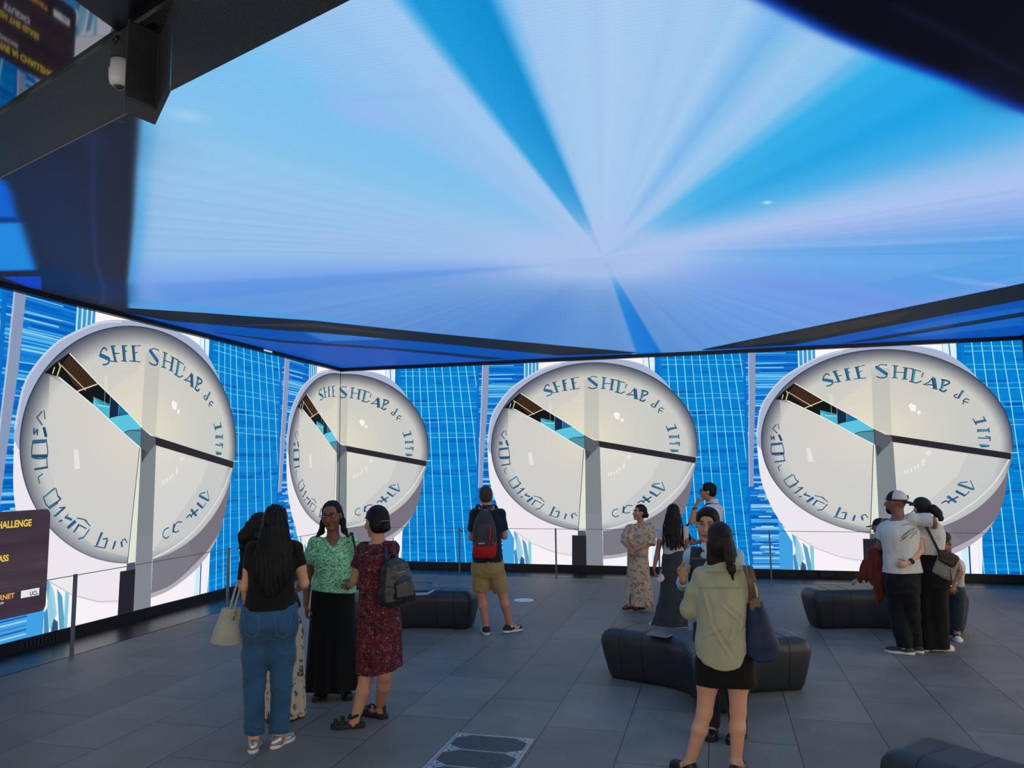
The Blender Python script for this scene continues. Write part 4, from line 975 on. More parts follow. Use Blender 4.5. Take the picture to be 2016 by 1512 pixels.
def front(p): return rotz(p.face)@np.array([0, 1.0, 0])
def tee(p, mat, hem, t=.45, e=.018, sl=.062, name='t_shirt', hi=1.40, folds=.006, neck=True, extra=None, hl=None, seed=3, h=None, sl2=None, low=None):
    """shirt: body of the torso let out by e, short sleeves to fraction t of the upper arm"""
    S_ = p.S; F = Field(h or p.h); J = p.J
    hm = hem-p.o[2]; rw = p.rows(e, lo=hm-.03, hi=hi*S_+.03)
    if low: rw = [r for r in rw if r[0] > hm+.12]+[(hm-.02, 0, low[2] if len(low) > 2 else 0, low[0], low[1])]
    F.stack(rw, p.Mt, p.o, k=.03, ext=(.03, 0)); g = (.9 if p.sex == 'f' else 1)*S_
    for q in 'lr':
        sh, el = J['sh'+q], J['el'+q]; tt = t[q] if isinstance(t, dict) else t
        F.cone(J['neck']-p.Mt[:, 2]*.05*S_, sh, .046*S_, .060*g, k=.03)
        F.cone(sh, sh+(el-sh)*min(tt, 1), .062*g, (sl2 or sl)*g, k=.03, ends=(False, True))
        if tt > 1: F.cone(el, el+(J['wr'+q]-el)*(tt-1), (sl2 or sl)*g*.96, (sl2 or sl)*g*.8, k=.02, ends=(False, True))
    if extra: extra(F)
    F.cut(V(0, 0, hem) if hl is None else hl, (0, 0, -1))
    if neck: F.cut(p.neck-p.Mt[:, 2]*.002*S_+front(p)*.0, unit(p.Mt[:, 2]+front(p)*.55))
    if folds: F.folds(folds, (9, 9, 5), seed, folds*.6, (22, 22, 12))
    return p.part(F, name, mat)
def hem_folds(N, a0, z0, z1, ph=0.0, N2=None):
    def f(ang, z):
        k = np.clip((z0-z)/(z0-z1), 0, 1); return a0*k*(np.sin(N*ang+ph+2.2*np.sin(ang+ph))+.5*np.sin((N2 or N*1.7)*ang+1.3+ph*2+k*1.5))
    return f
def hair_cap(p, mat, down=-.02, fringe=.062, vol=1.0, F=None, back=0.0, name='hair', side=.05, build=True, rough=.0022, temple=.03):
    """hair over the skull, open at the face"""
    S_ = p.S*p.hs; Hd = p.Hd; F = F or Field(min(p.h, .005))
    F.ell(Hd(0, -.018, .026), np.array([.084*vol, .102*vol, .100*vol])*S_, p.Rh, k=.02)
    F.ell(Hd(0, -.045, -.025), np.array([.078*vol, .070*vol, .075])*S_, p.Rh, k=.02)
    # open the face
    F.box(Hd(0, .105, -.08), np.array([.066, .075, .08+fringe])*S_, .03*S_, p.Rh, k=.008, op='-')
    for sx in (-1, 1): F.box(Hd(sx*.085, .05, -.12), np.array([.05, temple+.03, .12+.02])*S_, .02*S_, p.Rh, k=.008, op='-')
    if down is not None: F.box(Hd(0, -.02, down-.15), np.array([.2, .2, .15])*S_, .01, p.Rh, k=.01, op='-')
    if not build: return F
    F.folds(rough, (90, 90, 14), 5); return p.part(F, name, mat)
def pose(p, **kw):
    J = {}
    for k, v in kw.items():
        J[k] = p.P(*v) if not isinstance(v, np.ndarray) else v
    return J
def carried(p, name, label, cat, group=None):
    o = empty(name); o.location = (p.w[0], p.w[1], 0); o.rotation_euler = (0, 0, p.az); tag(o, label, cat, group); return o
def put(F, name, mat, parent):
    return F.mesh(name, mat, parent) if isinstance(F, Field) else F.build(name, mat, parent, True)
def strap(pts, w, th, n=10, side=(1, .05, 0)):
    m = MB(); m.tube(curvy([tuple(q) for q in pts], 5), w, n, flat=th, side=side); return m
black_hair = hair_mat('black hair', (22, 17, 17)); brown_hair = hair_mat('dark brown hair', (26, 18, 16)); grey_hair = hair_mat('greying brown hair', (60, 50, 44), .6); jet = hair_mat('jet black hair', (12, 11, 13), .5)
skin_pale, skin_tan, skin_brown, skin_deep, skin_med = skin('fair skin', (198, 148, 122)), skin('tanned skin', (188, 128, 100)), skin('brown skin', (150, 98, 76)), skin('deep brown skin', (124, 80, 62)), skin('olive skin', (176, 128, 102))
white_rubber = plain('white rubber sole', (205, 205, 200), rough=.5); black_rubber = plain('black rubber', (20, 20, 21), rough=.6)

# --- woman in the sage shirt, nearest the camera, back to us
def woman_sage():
    p = Person((1408, 1532), 1.60, 'woman in oversized sage green shirt and black mini skirt, back turned, nearest the camera', 4, 'f', 1.0, h=.0052, slim=.88)
    J = pose(p, hip=(1424, 1262, 0), neck=(1417, 1106, .0), head=(1417, 1064, .02), shl=(1381, 1134, .0), shr=(1461, 1134, 0), ell=(1361, 1196, .05), elr=(1475, 1196, .06), wrl=(1372, 1180, .27), wrr=(1448, 1178, .27),
             hpl=(1399, 1290, 0), hpr=(1452, 1290, 0), knl=(1387, 1402, .01), knr=(1453, 1400, .01), anl=(1357, 1503, .03), anr=(1449, 1500, -.02))
    J['ftl'] = unit(V(-.75, .6, 0)); J['ftr'] = unit(V(.35, .95, 0))
    p.body(J, skin_pale, (6, -12, 0)); S_ = p.S
    sage = cloth('sage cotton twill', (157, 157, 132), wr=30, bmp=.2, var=.05)
    F = Field(.0055)
    M = p.Mt; o = p.o
    rowsx = [(.64*S_, 0, -.005, .160, .115), (.735*S_, 0, -.005, .168, .122), (.82*S_, 0, -.005, .172, .128), (.95*S_, 0, -.005, .165, .125), (1.10*S_, 0, -.005, .158, .120), (1.20*S_, 0, 0, .162, .118), (1.29*S_, 0, 0, .160, .106), (1.35*S_, 0, 0, .125, .088), (1.40*S_, 0, 0, .085, .070), (1.44*S_, 0, 0, .062, .060)]
    F.stack(rowsx, M, o, k=.03)
    for q in 'lr':
        sh, el, wr = J['sh'+q], J['el'+q], J['wr'+q]
        F.cone(J['neck']-V(0, 0, .055), sh, .045, .054, k=.03); F.chain([sh, sh*.5+el*.5, el+V(0, 0, -.01)], [.056, .062, .068], k=.03)
        F.cone(el, el*.45+wr*.55, .062, .052, k=.02, ends=(False, True)); F.cone(el*.55+wr*.45, el*.42+wr*.58, .058, .058, k=.005, ends=(True, True))
    # curved shirt tail: longest in the middle of the back
    cx = p.P(1423, 1300)[0]; zc = p.P(1420, 1311)[2]; zs = p.P(1372, 1291)[2]; wx = abs(p.P(1372, 1291)[0]-cx)
    F._put(lambda X, Y, Z: (zc+(zs-zc)*np.clip(np.abs((X-cx)/wx), 0, 1.3)**2.0-Z)*.8, (0, 0, 0), (0, 0, 0), 0, 'c')
    F.cut(p.neck+V(0, 0, .03), (0, .25, 1))
    def drape(X, Y, Z):
        v = .006*vnoise(X+Z*.45, Y, Z, (14, 8, 3.4), 4)+.004*vnoise(X-Z*.5, Y, Z, (20, 10, 6), 9)+.0025*vnoise(X, Y, Z, (34, 34, 18), 2)
        for (x0, z0, x1, z1, w_, a_) in folds_:
            dx, dz = x1-x0, z1-z0; L = dx*dx+dz*dz; t = np.clip(((X-x0)*dx+(Z-z0)*dz)/L, 0, 1); d = np.hypot(X-x0-t*dx, Z-z0-t*dz); v = v+a_*np.exp(-(d/w_)**2)*np.sin(np.pi*np.clip(t, .04, .96))
        return v
    folds_ = []
    for a, b in (((1395, 1215), (1440, 1290)), ((1410, 1175), (1470, 1230)), ((1470, 1215), (1420, 1275)), ((1380, 1250), (1430, 1225)), ((1455, 1190), (1432, 1260)), ((1385, 1160), (1398, 1215))):
        A_, B_ = p.P(*a), p.P(*b); folds_.append((A_[0], A_[2], B_[0], B_[2], .010, -.012)); folds_.append((A_[0]+.020, A_[2], B_[0]+.020, B_[2], .011, .009))
    F.ripple(drape)
    shirt = p.part(F, 'shirt', sage)
    F = Field(.0045); c0, c1 = p.P(1424, 1121, .01), p.P(1421, 1098, .01)           # collar fold
    F.cone(c0, c1, .148, .090, k=.01, flat=(0, 1, 0), fs=.74, ends=(True, True)); F.cone(V(c1[0], .045, c0[2]), V(c1[0], .045, c1[2]+.04), .060, .066, op='-')
    F.box(V(c1[0], .17, c1[2]), (.2, .10, .2), .01, op='-')
    p_c = put(F, 'collar', sage, shirt)
    yl, yr = p.P(1376, 1152), p.P(1466, 1152)
    m = MB(); m.tube(curvy([(yl[0], -.112, yl[2]), (0.5*(yl[0]+yr[0]), -.128, yl[2]+.004), (yr[0], -.112, yr[2])], 6), .0022, 5); m.build('yoke_seam', cloth('sage seam', (132, 132, 104)), shirt, True)
    F = Field(.006); F.stack([(p.P(1424, 1347)[2]-.0, 0, 0, .190, .124), (p.P(1424, 1300)[2], 0, 0, .184, .122), (.84*S_, 0, 0, .168, .115), (.95*S_, 0, 0, .14, .10)], None, V(J['hip'][0]+.002, 0, 0), k=.02, n=2.2)
    F.folds(.003, (8, 8, 20), 3); p.part(F, 'mini_skirt', cloth('black jersey', (9, 9, 10), sheen=.05))
    # hair: straight, with one lock falling to the right
    F = hair_cap(p, None, None, .062, 1.02, build=False)
    H = lambda x, y, dy: p.P(x, y, dy)
    F.stack([(H(1417, 1100, 0)[2]-.035, .0, -.055, .088, .030), (H(1417, 1100, 0)[2]+.02, 0, -.050, .092, .042), (p.hc[2]-.06, 0, -.030, .086, .070), (p.hc[2]-.02, 0, -.022, .078, .080)], rotz(4), V(p.hc[0], p.hc[1], 0), k=.04, n=2.2)
    F.chain([H(1430, 1060, -.085), H(1436, 1098, -.10), H(1440, 1120, -.125), H(1443, 1143, -.13)], [.030, .028, .020, .005], k=.02, flat=(0, 1, 0), fs=.6)
    F.ripple(lambda X, Y, Z: .0016*np.sin(X*520+6*vnoise(X, Y, Z, (10, 10, 3), 4))); p.part(F, 'hair', brown_hair)
    suede = plain('black leather shoe', (17, 17, 18), rough=.4)
    for q in 'lr': p.shoe(q, suede, black_rubber, L=.245, W=.082, top=.06)
    # navy shoulder tote
    t = carried(p, 'tote_bag', 'navy nylon tote bag with brown straps on the shoulder of the woman in sage', 'bag')
    navy = cloth('navy nylon', (22, 38, 66), rough=.55, wr=22, bmp=.35, sheen=0); tan = plain('brown leather strap', (98, 76, 60), rough=.5)
    F = Field(.006); Q = lambda x, y, dy=-.02: p.P(x, y, dy)
    top, bl, br = Q(1487, 1188), Q(1462, 1283), Q(1537, 1272)
    F._put(bag_fn(Q(1468, 1186), Q(1500, 1186), Q(1460, 1284), Q(1540, 1268), .035, .085, Q(1490, 1296)), Q(1455, 1300)-V(0, .12, 0), Q(1540, 1180)+V(0, .12, 0), .01, '+')
    F.folds(.006, (9, 9, 5), 8, .003, (24, 24, 16)); b_ = put(F, 'bag_body', navy, t)
    for dx, dy in ((0, -.06), (9, .0)):
        m = strap([Q(1478+dx*1.2, 1192, -.03), Q(1476+dx*.6, 1150, dy-.08), Q(1468+dx, 1122, dy-.035), Q(1467+dx, 1114, dy+.02), Q(1473+dx, 1130, .12), Q(1484+dx, 1180, .07)], .013, .25); m.build('strap', tan, t, True)
    F = Field(.004); F.box(Q(1486, 1186, -.055), (.034, .008, .030), .006); F.box(Q(1481, 1196, -.062), (.012, .006, .02), .004); put(F, 'leather_tab', tan, t)
    return p
def bag_fn(tl, tr, bl, br, dt, db, low=None):
    """soft bag hanging flat between four corners, thin at the mouth and full at the foot"""
    zt, zb = (tl[2]+tr[2])/2, (bl[2]+br[2])/2; yc = tl[1]; zl = low[2] if low is not None else zb
    def fn(X, Y, Z):
        t = np.clip((zt-Z)/(zt-zb), 0, 1); xl = tl[0]+(bl[0]-tl[0])*t; xr = tr[0]+(br[0]-tr[0])*t
        hw = (xr-xl)/2; c = (xl+xr)/2; dep = dt+(db-dt)*np.sin(t*1.9).clip(0, 1)
        u = (X-c)/hw; zb2 = zb-(zb-zl)*(1-u*u).clip(0, 1)
        k = (np.abs(u)**2.6+np.abs((Y-yc)/dep)**2.2)**(1/2.4)
        return np.maximum(np.maximum((k-1)*np.minimum(hw, dep), (zb2-Z)*.7), Z-zt)
    return fn
woman_sage()
# --- woman in black T-shirt and jeans, very long dark hair
def woman_jeans():
    p = Person((526, 1474), 1.69, 'woman with very long dark hair in black T-shirt and blue jeans, back turned', 6, 'f', 1.12, h=.0055, slim=.8)
    J = pose(p, hip=(531, 1205, 0), neck=(538, 1062, .0), head=(541, 1030, .04), shl=(500, 1082, 0), shr=(581, 1080, 0), ell=(483, 1156, .02), elr=(599, 1148, .03), wrl=(474, 1150, .24), wrr=(586, 1160, .25),
             hpl=(506, 1232, 0), hpr=(556, 1232, 0), knl=(501, 1350, .0), knr=(554, 1350, .02), anl=(500, 1452, .0), anr=(549, 1448, .03))
    J['ftl'] = unit(V(.10, 1, 0)); J['ftr'] = unit(V(.62, .8, 0))
    p.body(J, skin_pale, (0, -8, 0), hands=dict(l=dict(d=V(.2, 1, .1), n=V(0, 0, -1), curl=1.2), r=dict(d=V(-.5, .9, .1), n=V(0, 0, -1), curl=1.0))); S_ = p.S
    blk = cloth('black cotton', (10, 10, 11), sheen=.06, wr=26); den = cloth('blue denim', (38, 78, 112), rough=.8, var=.28, scale=5, wr=120, bmp=.15)
    tee(p, blk, p.P(531, 1197)[2]-.0, t=.50, e=.016, sl=.064, folds=.006, seed=5, low=(.180, .135, -.01))
    F = Field(.0055); top = p.P(531, 1188)[2]
    F.stack([(p.P(531, 1250)[2], 0, -.0, .180, .120), (p.P(531, 1238)[2], 0, -.012, .196, .138), (p.P(531, 1228)[2], 0, -.02, .203, .148), (p.P(531, 1208)[2], 0, -.012, .198, .138), (top, 0, -.005, .190, .125)], None, V(J['hip'][0], J['hip'][1], 0), k=.08)
    for q in 'lr':
        hp, kn, an = J['hp'+q], J['kn'+q], J['an'+q]; ins = V(.008 if q == 'r' else -.008, 0, 0)
        F.chain([hp+V(0, -.005, -.02), hp*.5+kn*.5+ins*.3, kn], [.098, .092, .074], k=.03); F.cone(kn, an+V(0, -.005, .03),   .073, .068, k=.02, ends=(False, True))
    for q, sx in (('l', 1), ('r', -1)): F.ell(J['hp'+q]+V(0, -.055, .01), (.088, .09, .10), k=.06)
    F.cut(V(0, 0, top), (0, -.1, 1))
    def jf(X, Y, Z):
        v = .004*vnoise(X, Y, Z, (8, 8, 10), 3)+.0025*vnoise(X, Y, Z, (22, 14, 24), 4)
        for zc, a in ((p.P(0+531, 1345)[2], .004), (p.P(531, 1360)[2], .003), (p.P(531, 1268)[2], .005), (p.P(531, 1440)[2], .005), (p.P(531, 1428)[2], .004)):
            v = v-a*np.exp(-((Z-zc+.05*np.sin(9*X)-.03*vnoise(X, Y, Z, (9, 9, 9), 6))/.012)**2)
        return v
    F.ripple(jf); jn = p.part(F, 'jeans', den)
    seam = cloth('jeans stitching', (70, 112, 140)); c0 = J['hip']
    def on_jean(x, y): q = p.P(x, y, 0); return q
    # back pockets and waistband as raised patches
    for x0, x1 in ((480, 512), (541, 573)):
        m = MB()
        for a, b in (((x0, 1203), (x1, 1203)), ((x0, 1203), (x0+3, 1240)), ((x1, 1203), (x1-3, 1240)), ((x0+3, 1240), ((x0+x1)/2, 1246)), (((x0+x1)/2, 1246), (x1-3, 1240))):
            pts = []
            for i in range(7):
                t = i/6; q = p.P(a[0]+(b[0]-a[0])*t, a[1]+(b[1]-a[1])*t, 0); pts.append(surf_y(q, (J['hip'][0], J['hip'][1]), p, x0 < 520))
            m.tube(pts, .0022, 5)
        m.build('pocket_stitching', seam, jn, True)
    # hair
    F = hair_cap(p, None, None, .06, 1.10, build=False); z = lambda y: p.P(541, y)[2]
    F.stack([(z(1172), -.02, -.165, .030, .012), (z(1155), -.01, -.168, .080, .024), (z(1120), -.005, -.165, .128, .038), (z(1085), 0, -.135, .135, .045), (z(1058), .0, -.095, .118, .062), (z(1035), 0, -.045, .100, .082)], None, V(p.hc[0]+.0, p.hc[1], 0), k=.04, n=2.3)
    F.ripple(lambda X, Y, Z: .0045*np.sin(X*190+7*vnoise(X, Y, Z, (9, 9, 4), 4)+12*Z)+.007*vnoise(X, Y, Z, (26, 26, 7), 7)); p.part(F, 'hair', jet)
    silver = plain('silver leather', (165, 168, 166), rough=.25, metal=.6, var=.2, scale=30)
    for q in 'lr': p.shoe(q, silver, white_rubber, L=.25, W=.085, top=.055, sole_h=.024)
    t = carried(p, 'handbag', 'pale grey leather handbag hanging from the forearm of the woman in jeans', 'bag')
    bagm = plain('pale grey leather', (158, 158, 146), rough=.45, var=.06, bmp=.1, bscale=120); gold = plain('brass buckle', (150, 130, 90), rough=.3, metal=.9)
    Q = lambda x, y, dy=.16: p.P(x, y, dy)
    F = Field(.005); F._put(bag_fn(Q(437, 1196), Q(484, 1196), Q(414, 1258), Q(494, 1262), .05, .10, Q(455, 1266)), Q(410, 1270)-V(0, .12, 0), Q(500, 1194)+V(0, .12, 0), .01, '+'); F.folds(.004, (9, 9, 9), 8); bb = put(F, 'bag_body', bagm, t)
    F = Field(.005); A_, B_ = Q(440, 1197), Q(490, 1216); F.box((A_+B_)/2+V(0, -.062, .002), ((B_[0]-A_[0])/2, .010, (A_[2]-B_[2])/2), .006); put(F, 'flap', bagm, t)
    for dy in (.10, .20): strap([Q(453, 1199, dy), Q(459, 1175, dy), Q(466, 1152, dy+.02), Q(471, 1143, dy+.01), Q(474, 1152, dy), Q(464, 1190, dy), Q(463, 1204, .08)], .008, .5).build('handle', bagm, t, True)
    m = MB(); m.tube([Q(462, 1204, .075), Q(458, 1222, .072)], .009, 8, flat=.5); m.build('tassel', bagm, t, True); m = MB(); m.box(tuple(Q(459, 1210, .07)-V(.012, .004, .006)), tuple(Q(459, 1210, .07)+V(.016, .004, .006))); m.build('buckle', gold, t)
    return p
def surf_y(q, c, p, left):
    """a point on the rounded seat of the jeans straight in front of q"""
    J = p.J; best = 0
    for hp, r in ((J['hpl']+V(0, -.055, .01), (.088, .09, .10)), (J['hpr']+V(0, -.055, .01), (.088, .09, .10)), (V(c[0], c[1]-.018, q[2]), (.212, .150, 9))):
        k = 1-((q[0]-hp[0])/r[0])**2-((q[2]-hp[2])/r[2])**2 if r[2] < 1 else 1-((q[0]-hp[0])/r[0])**2
        if k > 0: best = min(best, hp[1]-r[1]*math.sqrt(k))
    return (q[0], best-.006, q[2])
woman_jeans()

# --- companion hidden behind her: cream flowered skirt, black top
def woman_cream_skirt():
    p = Person((560, 1412), 1.62, 'person in black top and cream flowered skirt, mostly hidden behind the woman in jeans', 172, 'f', 1.05, h=.007, slim=.7)
    J = pose(p, hip=(545, 1195, 0), neck=(516, 1072, -.03), head=(511, 1042, -.05), shl=(486, 1088, 0), shr=(548, 1088, 0), ell=(480, 1140, 0), elr=(560, 1140, .05), wrl=(482, 1178, -.06), wrr=(552, 1180, -.1),
             hpl=(530, 1215, 0), hpr=(568, 1215, 0), knl=(538, 1315, 0), knr=(574, 1315, 0), anl=(540, 1396, .02), anr=(577, 1394, .02))
    p.body(J, skin_tan, (-15, 0, 4)); p.features(); blk = cloth('soft black knit', (14, 14, 16))
    tee(p, blk, p.P(545, 1200)[2], t={'l': 1.6, 'r': 1.6}, e=.02, sl=.056, name='top', seed=9)
    m, nt, b = new_mat('cream skirt with grey green flowers'); co = coords(nt, (1, 1, 1)); flower_nodes(nt, b, co, (190, 180, 160), [((60, 84, 66), 9.0, .30, 0), ((120, 96, 88), 13.0, .2, 3), ((30, 34, 34), 16.0, .14, 8)])
    F = Field(.007); z = lambda y: p.P(558, y)[2]
    F.stack([(z(1408), .012, 0, .165, .14), (z(1330), .005, 0, .150, .13), (z(1250), 0, 0, .150, .125), (z(1195), -.03, 0, .125, .105)], None, V(p.P(560, 1300)[0], 0, 0), k=.02, folds=hem_folds(7, .05, z(1220), z(1410))); p.part(F, 'skirt', m)
    F = hair_cap(p, None, None, .05, 1.14, build=False)
    for sx in (-1, 0, 1): F.chain([p.Hd(sx*.07, -.03, .02), p.Hd(sx*.085, -.045, -.06), p.Hd(sx*.09, -.05, -.14)], [.045, .06, .045], k=.03)
    F.ripple(lambda X, Y, Z: .008*vnoise(X, Y, Z, (38, 38, 38), 7)); p.part(F, 'hair', jet)
    for q in 'lr': p.shoe(q, plain('black flat shoe', (18, 18, 19), rough=.4), black_rubber, L=.24, W=.08, top=.05)
def flower_nodes(nt, b, co, base, layers, rough=.85):
    """flowered print: scattered blots of each colour on the ground colour"""
    cur = None; rgb = nt.nodes.new('ShaderNodeRGB'); rgb.outputs[0].default_value = lin(base); cur = rgb.outputs[0]
    for col, sc, size, seed in layers:
        mp = nt.nodes.new('ShaderNodeMapping'); mp.inputs['Location'].default_value = (seed*.7, seed*.3, seed*.9); nt.links.new(co, mp.inputs[0])
        nz = nd(nt, 'ShaderNodeTexNoise', Scale=sc*2.5, Detail=2.0); nt.links.new(mp.outputs[0], nz.inputs['Vector'])
        mv = nd(nt, 'ShaderNodeMixRGB', blend_type='LINEAR_LIGHT'); mv.inputs[0].default_value = .05; nt.links.new(mp.outputs[0], mv.inputs[1]); nt.links.new(nz.outputs['Color'], mv.inputs[2])
        v = nd(nt, 'ShaderNodeTexVoronoi', Scale=sc); nt.links.new(mv.outputs[0], v.inputs['Vector'])
        mk = ramp(nt, v.outputs['Distance'], [(size, (1,1,1,1)), (size+.04, (0,0,0,1))])
        mx = nt.nodes.new('ShaderNodeMixRGB'); nt.links.new(mk, mx.inputs[0]); nt.links.new(cur, mx.inputs[1]); mx.inputs[2].default_value = lin(col); cur = mx.outputs[0]
    nt.links.new(cur, b.inputs['Base Color']); b.inputs['Roughness'].default_value = rough; b.inputs['Specular IOR Level'].default_value = .25
woman_cream_skirt()

# --- woman in the green blouse, facing us
def woman_green():
    p = Person((658, 1370), 1.66, 'woman in mint green patterned blouse, long black skirt and glasses, facing the camera', 188, 'f', 1.12, h=.0055, hs=1.08, slim=.62)
    J = pose(p, hip=(657, 1180, 0), neck=(656, 1055, .0), head=(653, 1015, -.035), shl=(621, 1070, 0), shr=(694, 1068, 0), ell=(605, 1140, .02), elr=(713, 1128, -.05), wrl=(602, 1192, -.02), wrr=(700, 1146, -.18),
             hpl=(638, 1200, 0), hpr=(676, 1200, 0), knl=(637, 1290, -.02), knr=(678, 1290, -.03), anl=(634, 1358, .0), anr=(681, 1360, -.02))
    J['ftl'] = unit(V(-.35, -.9, 0)); J['ftr'] = unit(V(.15, -1, 0))
    p.body(J, skin_deep, (163, -4, 3), hands=dict(l=dict(d=V(.12, -.25, -1), n=V(1, .2, 0), curl=.6), r=dict(d=V(-.7, -.6, -.2), n=V(0, 1, -.3), curl=.8)), jaw=1.04); p.features((110, 52, 50))
    m, nt, b = new_mat('mint blouse with dark green scrolls'); co = coords(nt)
    nz = nd(nt, 'ShaderNodeTexNoise', Scale=9.0, Detail=3.0); nt.links.new(co, nz.inputs['Vector'])
    mv = nd(nt, 'ShaderNodeMixRGB', blend_type='LINEAR_LIGHT'); mv.inputs[0].default_value = .16; nt.links.new(co, mv.inputs[1]); nt.links.new(nz.outputs['Color'], mv.inputs[2])
    w = nd(nt, 'ShaderNodeTexWave', Scale=11.0, Distortion=7.0, Detail=2.0); w.wave_type = 'RINGS'; nt.links.new(mv.outputs[0], w.inputs['Vector']); w.inputs['Detail Scale'].default_value = 2.2
    n3 = nd(nt, 'ShaderNodeTexNoise', Scale=55.0, Detail=2.0); nt.links.new(co, n3.inputs['Vector'])
    ad = nd(nt, 'ShaderNodeMath', operation='MULTIPLY'); nt.links.new(w.outputs[0], ad.inputs[0]); nt.links.new(n3.outputs[0], ad.inputs[1])
    nt.links.new(ramp(nt, ad.outputs[0], [(.10, lin((92, 146, 112))), (.22, lin((128, 196, 148))), (.36, lin((168, 226, 180)))]), b.inputs['Base Color']); b.inputs['Roughness'].default_value = .8; b.inputs['Specular IOR Level'].default_value = .25
    def puff(F):
        for q in 'lr':
            sh, el = J['sh'+q], J['el'+q]; F.ell(sh*.62+el*.38+V(0, 0, .015), (.072, .074, .085), k=.03)
    hl = p.P(652, 1162)
    F = Field(.0055); F.stack([(.88*p.S, 0, 0, .214, .172), (.98*p.S, 0, 0, .198, .158), (1.08*p.S, 0, 0, .168, .135), (1.22*p.S, 0, .01, .172, .140), (1.30*p.S, 0, 0, .168, .115), (1.37*p.S, 0, 0, .120, .085), (1.42*p.S, 0, 0, .06, .06)], p.Mt, p.o, k=.03)
    for q in 'lr':
        sh, el = J['sh'+q], J['el'+q]; F.cone(J['neck']-V(0, 0, .06), sh, .045, .056, k=.03); F.cone(sh, sh*.45+el*.55, .064, .062, k=.03, ends=(False, True))
    puff(F)
    F.cut(hl, (-.12, 0, -1)); nk = J['neck']; F.cone(nk+V(0, -.085, .04), nk+V(0, -.150, -.145), .095, .016, k=.010, op='-'); F.cut(nk+V(0, 0, .002), unit(V(0, -.35, 1)))
    F.folds(.007, (10, 10, 5), 5, .004, (24, 24, 14)); p.part(F, 'blouse', m)
    F = Field(.006); z = lambda y: p.P(655, y)[2]
    F.stack([(z(1354), .01, -.01, .235, .19), (z(1320), .006, 0, .225, .18), (z(1230), 0, 0, .198, .150), (z(1160), 0, 0, .185, .145), (z(1140), 0, 0, .165, .13)], None, V(J['hip'][0]-.005, 0, 0), k=.02, folds=hem_folds(8, .07, z(1200), z(1354), .6, 15)); p.part(F, 'long_skirt', cloth('black crepe', (8, 8, 9), sheen=.04))
    F = hair_cap(p, None, None, .088, 1.0, build=False)
    for sx, x2 in ((-1, -.02), (1, .02)): F.chain([p.Hd(sx*.07, -.035, .0), p.Hd(sx*.086, -.02, -.06), p.Hd(sx*.098, -.005, -.13), p.Hd(sx*.115+x2, .03, -.175)], [.020, .024, .024, .010], k=.02)
    F.ripple(lambda X, Y, Z: .003*vnoise(X, Y, Z, (60, 60, 20), 7)); p.part(F, 'hair', jet)
    m = MB(); fr = plain('tortoise glasses frame', (92, 40, 32), rough=.3)
    for sx in (-1, 1):
        c = [p.Hd(sx*.034+.026*math.cos(a), .101-.006*abs(math.cos(a)), .008+.019*math.sin(a)) for a in np.linspace(0, 2*math.pi, 17)]; m.tube(c, .0030, 6, cap=False); m.tube([p.Hd(sx*.061, .095, .014), p.Hd(sx*.082, .04, .012), p.Hd(sx*.084, -.01, .005)], .0025, 6)
    m.tube([p.Hd(-.009, .101, .012), p.Hd(.009, .101, .012)], .003, 6); g = m.build('glasses', fr, p.o_, True)
    ear = plain('pearl earring', (210, 200, 180), rough=.25)
    for sx in (-1, 1): m = MB(); sph(m, p.Hd(sx*.084, -.003, -.052), .0075); m.build('earring', ear, p.o_, True)
    blk = plain('black strappy shoe', (16, 15, 16), rough=.4)
    for q in 'lr': p.shoe(q, blk, black_rubber, L=.25, W=.085, top=.05)
    t = carried(p, 'shoulder_bag', 'black shoulder bag strap and bag on the far shoulder of the woman in green', 'bag'); Q = p.P
    strap([Q(688, 1075, .10), Q(689, 1056, .03), Q(690, 1052, -.045), Q(693, 1050, -.10), Q(699, 1080, -.135), Q(703, 1100, -.12)], .011, .35).build('strap', plain('black leather', (16, 15, 15), rough=.45), t, True)
    F = Field(.006); F._put(bag_fn(Q(690, 1100, .05), Q(714, 1100, .05), Q(688, 1160, .05), Q(718, 1160, .05), .03, .06), Q(684, 1165, .05)-V(0, .1, 0), Q(720, 1096, .05)+V(0, .1, 0), .01, '+'); put(F, 'bag_body', plain('black leather', (16, 15, 15), rough=.45), t)
woman_green()

